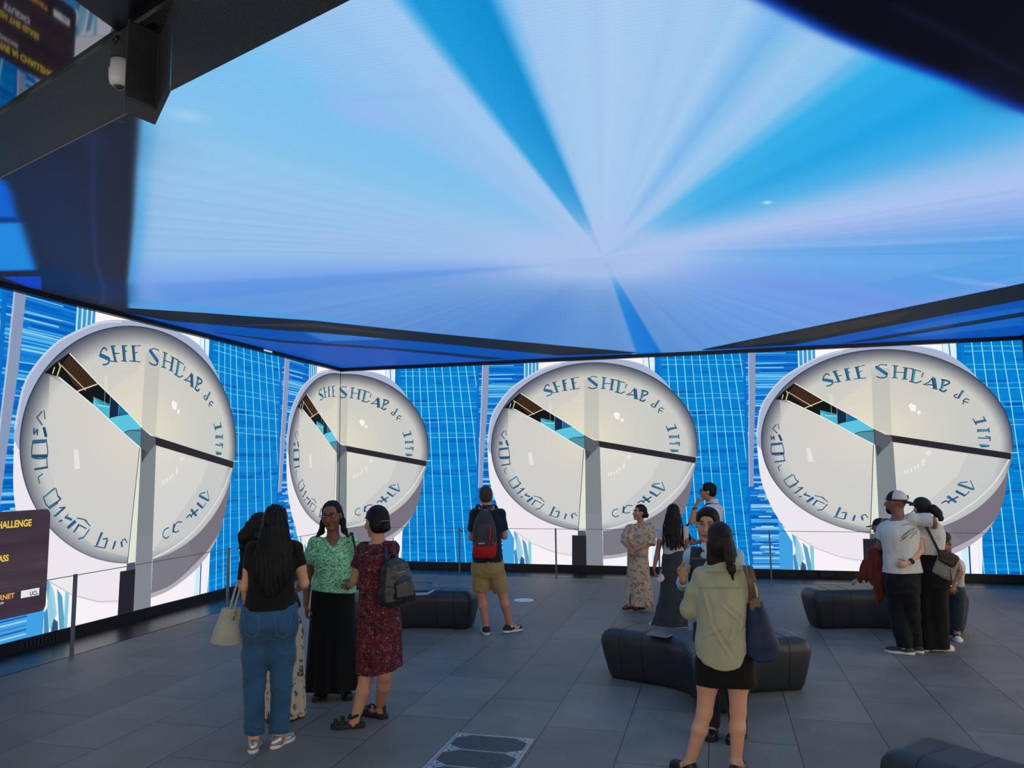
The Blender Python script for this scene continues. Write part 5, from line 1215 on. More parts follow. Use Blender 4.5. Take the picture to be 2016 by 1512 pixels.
# --- woman in the burgundy dress with a black backpack
def woman_burgundy():
    p = Person((724, 1432), 1.65, 'woman in burgundy flowered dress with black leather backpack, arms crossed, seen from behind', 38, 'f', 1.06, h=.0055, hs=1.07, slim=.62)
    J = pose(p, hip=(746, 1200, 0), neck=(744, 1062, .0), head=(741, 1027, .02), shl=(716, 1082, .05), shr=(771, 1080, -.03), ell=(699, 1143, .06), elr=(764, 1140, .10), wrl=(722, 1150, .20), wrr=(716, 1143, .17),
             hpl=(733, 1220, .04), hpr=(762, 1220, -.02), knl=(720, 1332, .06), knr=(757, 1328, .0), anl=(697, 1424, .02), anr=(747, 1392, .22))
    J['ftl'] = unit(V(-.92, .05, 0)); J['ftr'] = unit(V(-.55, .5, 0))
    p.body(J, skin_med, (34, -4, 0), hands=dict(l=dict(d=V(.85, .3, .1), n=V(0, 1, 0), curl=.5), r=dict(d=V(-.6, -.5, .1), n=V(.4, -.7, -.1), curl=.9))); p.features()
    m, nt, b = new_mat('burgundy dress with small blossoms'); flower_nodes(nt, b, coords(nt), (74, 24, 36), [((44, 14, 24), 16.0, .34, 2), ((112, 44, 58), 22.0, .22, 5), ((206, 176, 170), 30.0, .15, 1), ((190, 120, 116), 26.0, .10, 9)])
    F = Field(.0055); z = lambda y: p.P(746, y)[2]; S_ = p.S
    F.stack(p.rows(.016, lo=1.0*S_, hi=1.42*S_), p.Mt, p.o, k=.03)
    F.stack([(z(1322), .008, 0, .182, .165), (z(1270), .005, 0, .178, .155), (z(1220), 0, 0, .184, .150), (z(1170), -.003, 0, .165, .130), (z(1140), -.003, 0, .145, .115)], rotz(38), V(J['hip'][0], 0, 0), k=.03, folds=hem_folds(7, .055, z(1190), z(1325), 1.1, 12))
    for q in 'lr':
        sh, el = J['sh'+q], J['el'+q]; F.cone(J['neck']-V(0, 0, .055), sh, .045, .056, k=.03); F.chain([sh, sh*.4+el*.6], [.058, .066], k=.03, ends=(False, True))
    F.cut(p.neck+V(0, 0, -.004), (0, .1, 1)); hz = p.P(702, 1328), p.P(793, 1312); F.cut(V(0, 0, z(1322)), unit(V(.15, 0, -1)))
    F.folds(.004, (12, 12, 5), 5, .003, (26, 26, 14)); p.part(F, 'dress', m)
    F = hair_cap(p, None, None, .08, .99, build=False); F.ell(p.Hd(.0, -.118, -.045), np.array([.040, .036, .034]), p.Rh, k=.012); F.box(p.Hd(0, -.02, -.20), np.array([.2, .2, .115]), .01, p.Rh, k=.015, op='-')
    F.ripple(lambda X, Y, Z: .002*vnoise(X, Y, Z, (70, 30, 70), 7)); p.part(F, 'hair', jet)
    m = MB(); m.tube([p.Hd(-.04, -.112, .0), p.Hd(0, -.128, .004), p.Hd(.04, -.112, .0)], .004, 6); m.build('hair_band', plain('grey hair band', (110, 110, 112)), p.o_, True)
    ear = plain('silver hoop', (190, 188, 180), rough=.25, metal=.8)
    for sx in (-1, 1): m = MB(); c = p.Hd(sx*.084, -.003, -.058); m.tube([c+V(0, .013*math.cos(a), .013*math.sin(a)) for a in np.linspace(0, 2*math.pi, 13)], .002, 6, cap=False); m.build('earring', ear, p.o_, True)
    for q in 'lr': sandal(p, q)
    t = carried(p, 'backpack', 'black leather backpack worn by the woman in the burgundy dress', 'backpack', None); Q = p.P
    lea = plain('black soft leather', (24, 27, 27), rough=.36, var=.2, scale=12, bmp=.25, bscale=30); zip_m = plain('silver zip', (160, 162, 165), rough=.3, metal=.8)
    F = Field(.0055); Rb = rotz(38)@rotx(-6); c = Q(779, 1146, -.17)
    F.box(c, (.130, .072, .165), .05, Rb, k=.02, taper=.16); F.ell(c+Rb@V(.02, -.06, -.05), (.10, .045, .085), Rb, k=.02); F.ell(c+Rb@V(0, -.01, .13), (.085, .05, .05), Rb, k=.03); F.ell(c+Rb@V(0, .0, -.13), (.12, .07, .05), Rb, k=.02)
    F.folds(.006, (10, 10, 10), 4, .003, (26, 26, 26)); body = put(F, 'pack_body', lea, t)
    F = Field(.005); F.box(c+Rb@V(.005, -.088, -.062), (.082, .024, .062), .022, Rb, k=.01); pk = put(F, 'front_pocket', lea, t)
    for z_, yy, w_ in ((-.012, -.100, .07), (.07, -.075, .075)): m = MB(); m.tube([c+Rb@V(-w_, yy+.015, z_-.012), c+Rb@V(0, yy-.006, z_+.004), c+Rb@V(w_, yy+.012, z_+.006)], .0035, 6); m.build('zip', zip_m, t, True)
    m = MB(); m.tube(curvy([c+Rb@V(-.03, .03, .16), c+Rb@V(-.02, .025, .205), c+Rb@V(.03, .025, .205), c+Rb@V(.035, .03, .16)], 5), .006, 8); m.build('grab_handle', lea, t, True)
    for pts in ([c+Rb@V(-.05, .03, .15), Q(757, 1072, -.06), Q(742, 1063, .03), Q(728, 1078, .13), Q(722, 1110, .18), Q(730, 1140, .16)], [c+Rb@V(.05, .03, .15), Q(774, 1070, -.07), Q(777, 1068, .0), Q(780, 1090, .06), Q(782, 1120, .02)], [Q(721, 1120, .13), Q(724, 1142, -.03), Q(736, 1165, -.10), c+Rb@V(-.09, -.01, -.13)]):
        strap(pts, .017, .3).build('shoulder_strap', lea, t, True)
def sandal(p, q, up=None):
    an = p.J['an'+q]; fd = unit(V(p.J['ft'+q][0], p.J['ft'+q][1], 0)); sd = np.cross(fd, [0, 0, 1]); M = np.stack([sd, fd, np.array([0, 0, 1.0])], 1); g = p.S
    base = V(an[0], an[1], max(an[2]-.105*g, 0))+fd*.045*g
    F = Field(.0045); F.ell(base+fd*.048*g+V(0, 0, .02), (.050*g, .088*g, .08), M, k=.01); F.ell(base-fd*.070*g+V(0, 0, .02), (.040*g, .062*g, .08), M, k=.03); F.cut(base+V(0, 0, .036), (0, 0, 1)); F.cut(base, (0, 0, -1)); so = F.mesh('sandal', black_rubber, p.o_)
    blk = plain('black webbing', (15, 15, 16), rough=.7)
    for y, w, h_, zz in ((.095, .046, .030, .036), (.045, .050, .050, .036)):
        pts = [base+fd*y*g+sd*w*g*math.cos(a)+V(0, 0, zz+h_*math.sin(a)) for a in np.linspace(0, math.pi, 11)]; strap(pts, .013, .35, side=fd).build('strap', blk, so, True)
    c = V(an[0], an[1], base[2]+.088); pts = [c+fd*.045*g*math.cos(a)+sd*.040*g*math.sin(a)+V(0, 0, -.012*math.cos(a)) for a in np.linspace(0, 2*math.pi, 15)]; strap(pts, .012, .35, side=(0, 0, 1)).build('ankle_strap', blk, so, True)
    strap([base-fd*.105*g+V(0, 0, .03), base-fd*.098*g+V(0, 0, .09)], .016, .35, side=sd).build('heel_strap', blk, so, True)
woman_burgundy()
# --- man with the backpack, in polo shirt and khaki shorts
def man_shorts():
    p = Person((984, 1247), 1.74, 'man in navy polo shirt and khaki shorts wearing a grey and red backpack, back turned', 4, 'm', 1.02, h=.0065, slim=.8)
    J = pose(p, hip=(960, 1118, 0), neck=(960, 999, 0), head=(956, 975, .03), shl=(935, 1012, 0), shr=(986, 1012, 0), ell=(928, 1058, .03), elr=(993, 1056, .03), wrl=(936, 1054, .25), wrr=(982, 1048, .25),
             hpl=(946, 1120, 0), hpr=(975, 1120, 0), knl=(948, 1172, .01), knr=(990, 1172, .02), anl=(957, 1234, .0), anr=(1003, 1228, .05))
    J['ftl'] = unit(V(-.12, 1, 0)); J['ftr'] = unit(V(.85, .55, 0))
    p.body(J, skin_tan, (8, 12, 0), jaw=1.05)
    navy = cloth('navy pique cotton', (14, 24, 42), wr=30); khaki = cloth('khaki cotton', (150, 124, 82), var=.1, wr=20, bmp=.3)
    tee(p, navy, p.P(958, 1106)[2], t=.72, e=.014, sl=.058, name='polo_shirt', folds=.006, seed=8, low=(.192, .135))
    F = Field(.005); c = p.neck+V(0, 0, .012); F.cone(c+V(0, 0, -.025), c+V(0, 0, .02), .074, .064, k=.01, ends=(True, True)); put(F, 'collar', navy, p.o_)
    F = Field(.006); z = lambda y: p.P(960, y)[2]
    F.stack([(z(1136), 0, -.0, .165, .12), (z(1124), 0, -.01, .192, .138), (z(1112), 0, -.008, .190, .135), (z(1098), 0, 0, .180, .12)], None, V(J['hip'][0], 0, 0), k=.08)
    for q in 'lr':
        hp, kn = J['hp'+q], J['kn'+q]; e = kn+(hp-kn)*.16; F.cone(hp, e, .108, .102, k=.03, ends=(False, True)); F.ell(hp+V(0, -.05, -.01), (.085, .08, .09), k=.03)
    F.cut(V(0, 0, z(1100)), (0, 0, 1)); F.folds(.007, (10, 10, 9), 3, .004, (26, 20, 24)); p.part(F, 'shorts', khaki)
    F = Field(.0055); F.ell(p.Hd(0, -.014, .030), np.array([.079, .098, .088]), p.Rh, k=.02); F.ell(p.Hd(0, -.040, -.02), np.array([.074, .070, .060]), p.Rh, k=.02); F.box(p.Hd(0, .10, -.05), np.array([.1, .06, .13]), .02, p.Rh, k=.01, op='-'); F.box(p.Hd(0, .03, -.09), np.array([.1, .06, .09]), .02, p.Rh, k=.01, op='-')
    F.folds(.002, (80, 80, 80), 5); p.part(F, 'hair', grey_hair)
    blk = plain('black suede', (22, 22, 23), rough=.7)
    for q in 'lr':
        up, base, fd, sd, M = p.shoe(q, blk, white_rubber, L=.285, W=.098, top=.07, sole_h=.028)
        for s_ in (-1, 1):
            for i in range(3):
                a = base+fd*(.0+i*.024)+sd*s_*.046+V(0, 0, .034); b_ = base+fd*(.025+i*.024)+sd*s_*.034+V(0, 0, .062)
                strap([a, (a+b_)/2+sd*s_*.004, b_], .006, .5, side=fd).build('side_stripe', white_rubber, up, True)
        m = MB(); an = p.J['an'+q]; m.lathe((an[0], an[1], an[2]-.045), [(.042, 0), (.044, .012), (.040, .034)], 20); m.build('ankle_sock', cloth('white sock', (200, 200, 198)), p.o_, True)
    t = carried(p, 'backpack', 'charcoal and red backpack on the back of the man in khaki shorts', 'backpack'); Q = p.P
    gr = cloth('charcoal nylon', (48, 46, 50), rough=.6, wr=30); red = cloth('red nylon', (176, 22, 28), rough=.55, wr=40, sheen=0); dk = cloth('dark grey webbing', (52, 54, 60), rough=.7)
    c = Q(954, 1046, -.20); zt, zr, zb = Q(954, 1004)[2], Q(954, 1072)[2], Q(954, 1094)[2]
    def shell(F, grow=0.0):
        F.stack([(zb-.0, 0, .0, .110, .060), (zb+.03, 0, 0, .135, .085), (zr, 0, 0, .142, .095), (c[2], 0, 0, .140, .088), (zt-.10, 0, .01, .112, .072), (zt-.03, 0, .02, .075, .050), (zt, 0, .03, .045, .03)], None, V(c[0], c[1], 0), n=2.6)
    F = Field(.006); shell(F); F.cut(V(0, 0, zr), (0, -.25, -1)); F.folds(.004, (12, 12, 12), 3); put(F, 'pack_body', gr, t)
    F = Field(.006); shell(F); F.cut(V(0, 0, zr-.004), (0, .25, 1)); put(F, 'red_base', red, t)
    F = Field(.0055); F.stack([(zr+.01, 0, 0, .105, .03), (c[2]-.0, 0, 0, .10, .03), (c[2]+.07, 0, .01, .072, .025), (c[2]+.09, 0, .02, .04, .02)], None, V(c[0], c[1]-.072, 0), n=3); put(F, 'front_pocket', cloth('charcoal nylon panel', (56, 54, 57), rough=.6), t)
    strap([Q(966, 1032, -.30), Q(965, 1050, -.315), Q(963, 1066, -.318)], .011, .4).build('red_zip', red, t, True)
    strap([Q(968, 1040, -.295), Q(969, 1058, -.30)], .004, .5).build('zip_pull', black_rubber, t, True)
    strap([Q(944, 1006, -.15), Q(947, 998, -.12), Q(955, 996, -.12), Q(960, 999, -.13), Q(962, 1006, -.15)], .009, .5).build('grab_handle', dk, t, True)
    for a in ([Q(951, 1006, -.14), Q(945, 996, -.075), Q(941, 993, .0), Q(938, 1005, .10), Q(937, 1040, .13), Q(938, 1080, .05), Q(943, 1088, -.10)], [Q(962, 1006, -.14), Q(969, 996, -.075), Q(973, 993, .0), Q(978, 1005, .10), Q(979, 1040, .13), Q(976, 1080, .05), Q(970, 1088, -.10)]): strap(a, .020, .25).build('shoulder_strap', dk, t, True)
    m = MB(); q = Q(948, 1070, -.312)
    for i in range(6): m.box((q[0]-.034+i*.0118, q[1]-.004, q[2]-.006), (q[0]-.026+i*.0118, q[1]+.01, q[2]+.006))
    m.build('woven_label', plain('white print', (200, 200, 200)), t)
man_shorts()

# --- woman in the flowered dress, hands clasped
def woman_floral():
    p = Person((1256, 1203), 1.46, 'woman in cream dress with red and green flowers, hands clasped, looking left', 152, 'f', 1.05, h=.0065, slim=.7, hs=1.04)
    J = pose(p, hip=(1256, 1100, 0), neck=(1262, 1029, .0), head=(1259, 1009, -.02), shl=(1240, 1040, -.04), shr=(1279, 1038, .05), ell=(1231, 1070, -.06), elr=(1278, 1072, -.03), wrl=(1240, 1080, -.20), wrr=(1247, 1082, -.20),
             hpl=(1248, 1108, 0), hpr=(1266, 1108, 0), knl=(1246, 1155, -.02), knr=(1266, 1155, 0), anl=(1243, 1190, -.02), anr=(1263, 1191, .02))
    for q in 'lr': J['an'+q] = J['an'+q]+V(0, 0, .02)
    J['ftl'] = unit(V(-.85, -.5, 0)); J['ftr'] = unit(V(-.8, -.6, 0))
    p.body(J, skin_tan, (118, 4, 0), hands=dict(l=dict(d=V(.25, -.1, -.9), n=V(.2, .9, 0), curl=.7), r=dict(d=V(-.5, .0, -.85), n=V(.2, .9, 0), curl=.8))); p.features((130, 50, 50))
    m, nt, b = new_mat('cream dress with flowers'); flower_nodes(nt, b, coords(nt), (200, 180, 152), [((134, 122, 92), 17.0, .33, 2), ((176, 112, 98), 19.0, .33, 5), ((104, 92, 70), 32.0, .20, 1), ((150, 70, 62), 36.0, .18, 9)])
    F = Field(.0065); z = lambda y: p.P(1256, y)[2]; S_ = p.S
    F.stack(p.rows(.018, lo=1.0*S_, hi=1.42*S_), p.Mt, p.o, k=.03)
    F.stack([(z(1191), .004, 0, .215, .165), (z(1160), .002, 0, .182, .150), (z(1120), 0, 0, .158, .135), (z(1090), 0, 0, .148, .12), (z(1070), .004, 0, .135, .11)], rotz(-28), V(J['hip'][0], 0, 0), k=.03, folds=hem_folds(7, .07, z(1100), z(1192), .4, 13))
    for q, dx in (('l', -1), ('r', 1)):
        sh, el = J['sh'+q], J['el'+q]; F.cone(J['neck']-V(0, 0, .05), sh, .04, .052, k=.03); F.chain([sh, sh*.4+el*.6, el+V(0, 0, -.005)], [.062, .080, .088 if q == 'r' else .066], k=.03, ends=(False, True))
    slit = p.P(1241, 1190); F.box(V(slit[0], slit[1]-.16, slit[2]-.02), (.010, .16, .17), .008, k=.004, op='-')
    nk = J['neck']; F.cone(nk+V(-.03, -.08, .04), nk+V(-.05, -.15, -.12), .075, .008, k=.01, op='-'); F.cut(nk+V(0, 0, .0), unit(V(-.1, -.35, 1)))
    F.folds(.005, (12, 12, 6), 5, .003, (26, 26, 14)); p.part(F, 'dress', m)
    F = hair_cap(p, None, None, .078, 1.02, build=False); F.ell(p.Hd(.0, -.105, -.035), np.array([.046, .040, .044]), p.Rh, k=.015); F.box(p.Hd(0, -.02, -.20), np.array([.2, .2, .105]), .01, p.Rh, k=.015, op='-'); F.ripple(lambda X, Y, Z: .004*vnoise(X, Y, Z, (50, 50, 50), 7)); p.part(F, 'hair', brown_hair)
    hl = plain('tan leather heel', (120, 62, 46), rough=.4)
    for q in 'lr':
        up, base, fd, sd, M = p.shoe(q, hl, black_rubber, L=.22, W=.075, top=.05, sole_h=.02)
        m = MB(); hb = base-fd*.085; m.tube([hb+V(0, 0, .0), hb+V(0, 0, .065)], [.012, .020], 10); m.build('heel', black_rubber, up, True)
    ear = plain('gold hoop', (200, 160, 80), rough=.25, metal=.9); m = MB(); sph(m, p.Hd(.084, -.003, -.052), .008); m.build('earring', ear, p.o_, True)
    m = MB(); w = J['wrr']; m.tube([w+V(.026*math.cos(a), .02*math.sin(a), .012*math.cos(a)) for a in np.linspace(0, 2*math.pi, 13)], .0035, 6, cap=False); m.build('bracelet', ear, p.o_, True)
woman_floral()

# --- woman with long braids
def woman_braids():
    p = Person((1316, 1236), 1.51, 'woman with very long black braids, white tee and long dark grey skirt, back turned', 14, 'f', 1.0, h=.0065, slim=.62)
    J = pose(p, hip=(1326, 1100, 0), neck=(1325, 1033, .0), head=(1325, 1010, .02), shl=(1303, 1045, 0), shr=(1347, 1045, 0), ell=(1295, 1085, .0), elr=(1352, 1078, .03), wrl=(1287, 1122, -.05), wrr=(1350, 1085, .20),
             hpl=(1317, 1112, 0), hpr=(1337, 1112, 0), knl=(1312, 1170, .0), knr=(1338, 1172, 0), anl=(1301, 1221, .0), anr=(1334, 1229, -.02))
    J['ftl'] = unit(V(-.9, .35, 0)); J['ftr'] = unit(V(.5, .6, 0))
    p.body(J, skin_brown, (10, 2, 0), hands=dict(l=dict(d=V(.35, -.1, -1), n=V(1, .2, .2), curl=.7)))
    tee(p, cloth('white ribbed tee', (188, 184, 184), wr=34), p.P(1326, 1090)[2], t=.42, e=.014, sl=.056, folds=.005, seed=4)
    F = Field(.0065); z = lambda y: p.P(1326, y)[2]; x = lambda px, y: p.P(px, y)[0]-x0; x0 = p.P(1325, 1100)[0]
    F.stack([(z(1231), x(1318, 1228), -.02, .215, .15), (z(1205), x(1322, 1205), -.01, .185, .14), (z(1160), x(1325, 1160), 0, .152, .130), (z(1118), x(1327, 1118), 0, .158, .130), (z(1095), x(1327, 1095), 0, .145, .115), (z(1083), x(1327, 1083), 0, .128, .10)], None, V(x0, 0, 0), k=.02, folds=hem_folds(5, .04, z(1150), z(1231), .9, 9))
    def diag(X, Y, Z): return .005*vnoise(X, Y, Z-X*.5, (7, 7, 16), 5)+.003*vnoise(X, Y, Z, (24, 24, 24), 6)
    F.ripple(diag); p.part(F, 'long_skirt', cloth('dark grey jersey', (50, 52, 53), wr=24))
    F = hair_cap(p, None, -.11, .07, 1.06, build=False)
    p.part(F, 'hair', jet)
    F = Field(.0055); R_ = np.random.RandomState(3)
    for i in range(26):
        u = (i/25-.5)*2; xx = 1325+u*15; dep = -.105+.03*u*u; y1 = 1086-abs(u)*8-R_.rand()*8
        F.chain([p.P(1325+u*10, 1003+5*u*u, -.088+.06*u*u), p.P(1325+u*14, 1014, -.095+.05*u*u), p.P(xx, 1028, dep+.00), p.P(xx+R_.randn()*2, 1052, dep-.025), p.P(1328+u*17+R_.randn()*2, y1, dep-.03)], [.009, .009, .0088, .0085, .006], k=.004)
    for u in (-1, 1): 
        for j in range(4): F.chain([p.P(1325+u*11, 1005, -.02+j*.02), p.P(1325+u*19, 1035, -.06+j*.01), p.P(1325+u*(21-j*1.5), 1080-j*4, -.09)], [.009, .0085, .006], k=.002)
    p.part(F, 'braids', jet)
    sn = plain('white sneaker', (196, 196, 196), rough=.5)
    for q in 'lr': p.shoe(q, sn, white_rubber, L=.25, W=.09, top=.07, sole_h=.03)
    m = MB(); w = J['wrl']; m.tube([w+V(.028*math.cos(a), .028*math.sin(a), .01) for a in np.linspace(0, 2*math.pi, 13)], .005, 6, cap=False); m.build('bracelet', black_rubber, p.o_, True)
    t = carried(p, 'drawstring_bag', 'small white bag in the hand of the woman with braids', 'bag'); Q = p.P; wm = cloth('white canvas', (206, 202, 200), wr=40, bmp=.4)
    F = Field(.0055); c = Q(1305, 1137, -.03); F.ell(c, (.085, .06, .055), roty(-14), k=.01); F.ell(c+V(.05, 0, -.01), (.05, .045, .045), k=.02); F.folds(.012, (22, 22, 22), 6, .005, (50, 50, 50)); put(F, 'bag_body', wm, t)
    strap([c+V(-.03, 0, .04), Q(1303, 1122, -.05), Q(1307, 1115, -.05), Q(1311, 1122, -.04), c+V(.03, 0, .04)], .007, .6).build('handle', wm, t, True)
    strap([Q(1299, 1085, -.02), Q(1299, 1105, -.03), c+V(-.04, 0, .04)], .004, .8).build('cord', plain('dark cord', (60, 60, 62)), t, True)
woman_braids()

# --- man in the white polo, hand at his chin
def man_polo():
    p = Person((1398, 1203), 1.75, 'man in white polo shirt and glasses, hand on chin, looking left', 84, 'm', 1.0, h=.0065)
    J = pose(p, hip=(1402, 1085, 0), neck=(1404, 988, .0), head=(1394, 968, .0), shl=(1393, 1003, -.15), shr=(1414, 1003, .16), ell=(1361, 1028, -.22), elr=(1392, 1060, .18), wrl=(1369, 996, -.20), wrr=(1372, 1068, .10),
             hpl=(1398, 1100, -.09), hpr=(1406, 1100, .09), knl=(1396, 1150, -.1), knr=(1404, 1150, .1), anl=(1398, 1192, -.1), anr=(1404, 1190, .1))
    p.body(J, skin_med, (84, 2, 0), hands=dict(l=dict(d=V(.35, .15, .9), n=V(.9, .1, -.3), curl=1.3), r=dict(d=V(-1, -.3, 0), n=V(0, -1, 0), curl=.8))); p.features()
    wp = cloth('white pique cotton', (206, 204, 204), wr=30)
    tee(p, wp, p.P(1402, 1098)[2], t=.52, e=.016, sl=.064, name='polo_shirt', folds=.007, seed=12)
    F = Field(.005); c = p.neck+V(0, 0, .015); F.cone(c+V(0, 0, -.03), c+V(0, 0, .03), .078, .066, k=.01, ends=(True, True)); put(F, 'collar', wp, p.o_)
    F = Field(.007)
    F.stack([(.86, 0, 0, .17, .125), (.99, 0, 0, .17, .12)], p.Mt, p.o, k=.03)
    for q in 'lr': F.chain([J['hp'+q], J['kn'+q], J['an'+q]], [.095, .075, .065], k=.02)
    p.part(F, 'trousers', cloth('dark trousers', (26, 28, 34)))
    short_hair(p, jet, .094); glasses(p, black_rubber)
    for q in 'lr': p.shoe(q, black_rubber, white_rubber, L=.27, W=.09)
    m = MB(); w = J['wrl']*.86+J['ell']*.14; m.tube([w+V(.030*math.cos(a), .030*math.sin(a), .006*math.cos(a)) for a in np.linspace(0, 2*math.pi, 13)], .009, 8, cap=False); m.build('wristwatch', black_rubber, p.o_, True)
    t = carried(p, 'crossbody_bag', 'black bag with red and white strap edging on the man in white polo', 'bag'); Q = p.P
    F = Field(.007); F.box(Q(1345, 1052, -.05), (.085, .05, .11), .03, roty(-20)); put(F, 'bag_body', cloth('black nylon', (18, 18, 20)), t)
    strap([Q(1330, 1040, -.10), Q(1336, 1052, -.11), Q(1343, 1068, -.10)], .010, .4).build('red_trim', cloth('red trim', (190, 40, 40)), t, True)
    strap([Q(1348, 1040, -.04), Q(1370, 1015, -.1), Q(1392, 993, -.14), Q(1404, 992, -.05)], .014, .3).build('strap', cloth('black strap', (18, 18, 20)), t, True)
def short_hair(p, mat, front_z=.09, side=.0, vol=1.0):
    S_ = p.S*p.hs; F = Field(.005); F.ell(p.Hd(0, -.012, .040), np.array([.081*vol, .101*vol, .086*vol])*S_, p.Rh, k=.02); F.ell(p.Hd(0, -.040, -.015), np.array([.076, .068, .062])*S_, p.Rh, k=.02)
    F.box(p.Hd(0, .135, -.05), np.array([.1, .075, .05+front_z])*S_, .03*S_, p.Rh, k=.012, op='-'); F.box(p.Hd(0, .065, -.115), np.array([.12, .075, .12+side])*S_, .02*S_, p.Rh, k=.012, op='-')
    F.folds(.003, (60, 60, 60), 5); return p.part(F, 'hair', mat)
def glasses(p, fr, r=.0028):
    S_ = p.S*p.hs; m = MB()
    for sx in (-1, 1):
        c = [p.Hd(sx*.034+.025*math.cos(a), .101-.005*abs(math.cos(a)), .008+.018*math.sin(a)) for a in np.linspace(0, 2*math.pi, 15)]; m.tube(c, r, 6, cap=False); m.tube([p.Hd(sx*.060, .095, .013), p.Hd(sx*.081, .04, .012), p.Hd(sx*.083, -.01, .005)], r*.9, 6)
    m.tube([p.Hd(-.009, .101, .012), p.Hd(.009, .101, .012)], r, 6); return m.build('glasses', fr, p.o_, True)
man_polo()

# --- man in the padded vest, facing us
def man_vest():
    p = Person((1418, 1447), 1.64, 'young man in dark padded vest over light blue shirt, facing the woman in sage', 190, 'm', 1.04, h=.0058, slim=.85, hs=1.06)
    J = pose(p, hip=(1412, 1238, 0), neck=(1402, 1077, .0), head=(1393, 1033, -.04), shl=(1362, 1096, 0), shr=(1448, 1096, 0), ell=(1346, 1150, .05), elr=(1462, 1150, .02), wrl=(1344, 1142, -.20), wrr=(1452, 1180, -.2),
             hpl=(1394, 1255, 0), hpr=(1434, 1255, 0), knl=(1398, 1345, .0), knr=(1440, 1345, 0), anl=(1402, 1424, .0), anr=(1455, 1432, -.04))
    J['ftl'] = unit(V(-.1, -1, 0)); J['ftr'] = unit(V(-.45, -.9, 0))
    p.body(J, skin_med, (172, -4, -5), hands=dict(l=dict(d=V(-.15, -.35, 1), n=V(.6, -.6, .1), curl=.55), r=dict(d=V(-.8, -.5, .1), n=V(0, 0, -1), curl=.6)), jaw=1.06); p.features((136, 76, 66))
    blue = cloth('light blue shirt cotton', (150, 182, 202), wr=26, var=.05)
    tee(p, blue, p.P(1412, 1215)[2], t={'l': 1.72, 'r': 1.75}, e=.010, sl=.052, name='shirt', folds=.005, seed=6)
    F = Field(.005); c = p.neck+V(0, 0, .02); F.cone(c+V(0, 0, -.035), c+V(0, -.01, .035), .082, .070, k=.01, ends=(True, True)); F.cone(c+V(0, -.11, .08), c+V(0, -.10, -.05), .055, .01, op='-'); put(F, 'collar', cloth('white collar', (206, 212, 216)), p.o_)
    F = Field(.0058); S_ = p.S
    F.stack(p.rows(.054, lo=.93*S_, hi=1.40*S_), p.Mt, p.o, k=.03, ext=(.03, 0))
    for q in 'lr': F.cone(J['neck']-V(0, 0, .06), J['sh'+q], .060, .078, k=.03)
    F.cut(p.neck+V(0, 0, .02), unit(V(0, -.3, 1)))
    for q, sx in (('l', -1), ('r', 1)): F.cut(J['sh'+q]+V(sx*.012, 0, 0), (sx, 0, .12))
    F.box(p.neck+V(0, -.16, -.16), (.022, .12, .30), .01, k=.008, op='-')
    F.ripple(lambda X, Y, Z: .004*np.abs(np.sin(Z*42))-.002); p.part(F, 'padded_vest', cloth('dark green grey nylon', (28, 36, 40), rough=.5, wr=30))
    f_ = J['neck']; 
    for sx in (-1, 1): strap([f_+V(sx*.055, -.055, .03), f_+V(sx*.04, -.115, -.06), f_+V(sx*.03, -.155, -.20), f_+V(sx*.028, -.16, -.42)], .0055, .6).build('vest_piping', plain('white piping', (205, 210, 212)), p.o_, True)
    F = Field(.0065); nv = cloth('navy chinos', (18, 26, 46)); F.stack([(p.P(1412, 1262)[2], 0, 0, .175, .125), (p.P(1412, 1225)[2], 0, 0, .172, .12)], None, V(J['hip'][0], J['hip'][1], 0), k=.05)
    for q in 'lr': hp, kn, an = J['hp'+q], J['kn'+q], J['an'+q]; F.chain([hp, kn, an+V(0, 0, -.0)], [.098, .072, .062], k=.03, ends=(False, False))
    F.cut(V(0, 0, p.P(1418, 1432)[2]), (0, 0, -1)); F.folds(.005, (12, 12, 12), 5); p.part(F, 'trousers', nv)
    short_hair(p, jet, .084, .012, 1.04)
    sh = plain('black leather shoe', (14, 14, 15), rough=.35)
    for q in 'lr': p.shoe(q, sh, black_rubber, L=.28, W=.095, top=.06)
man_vest()
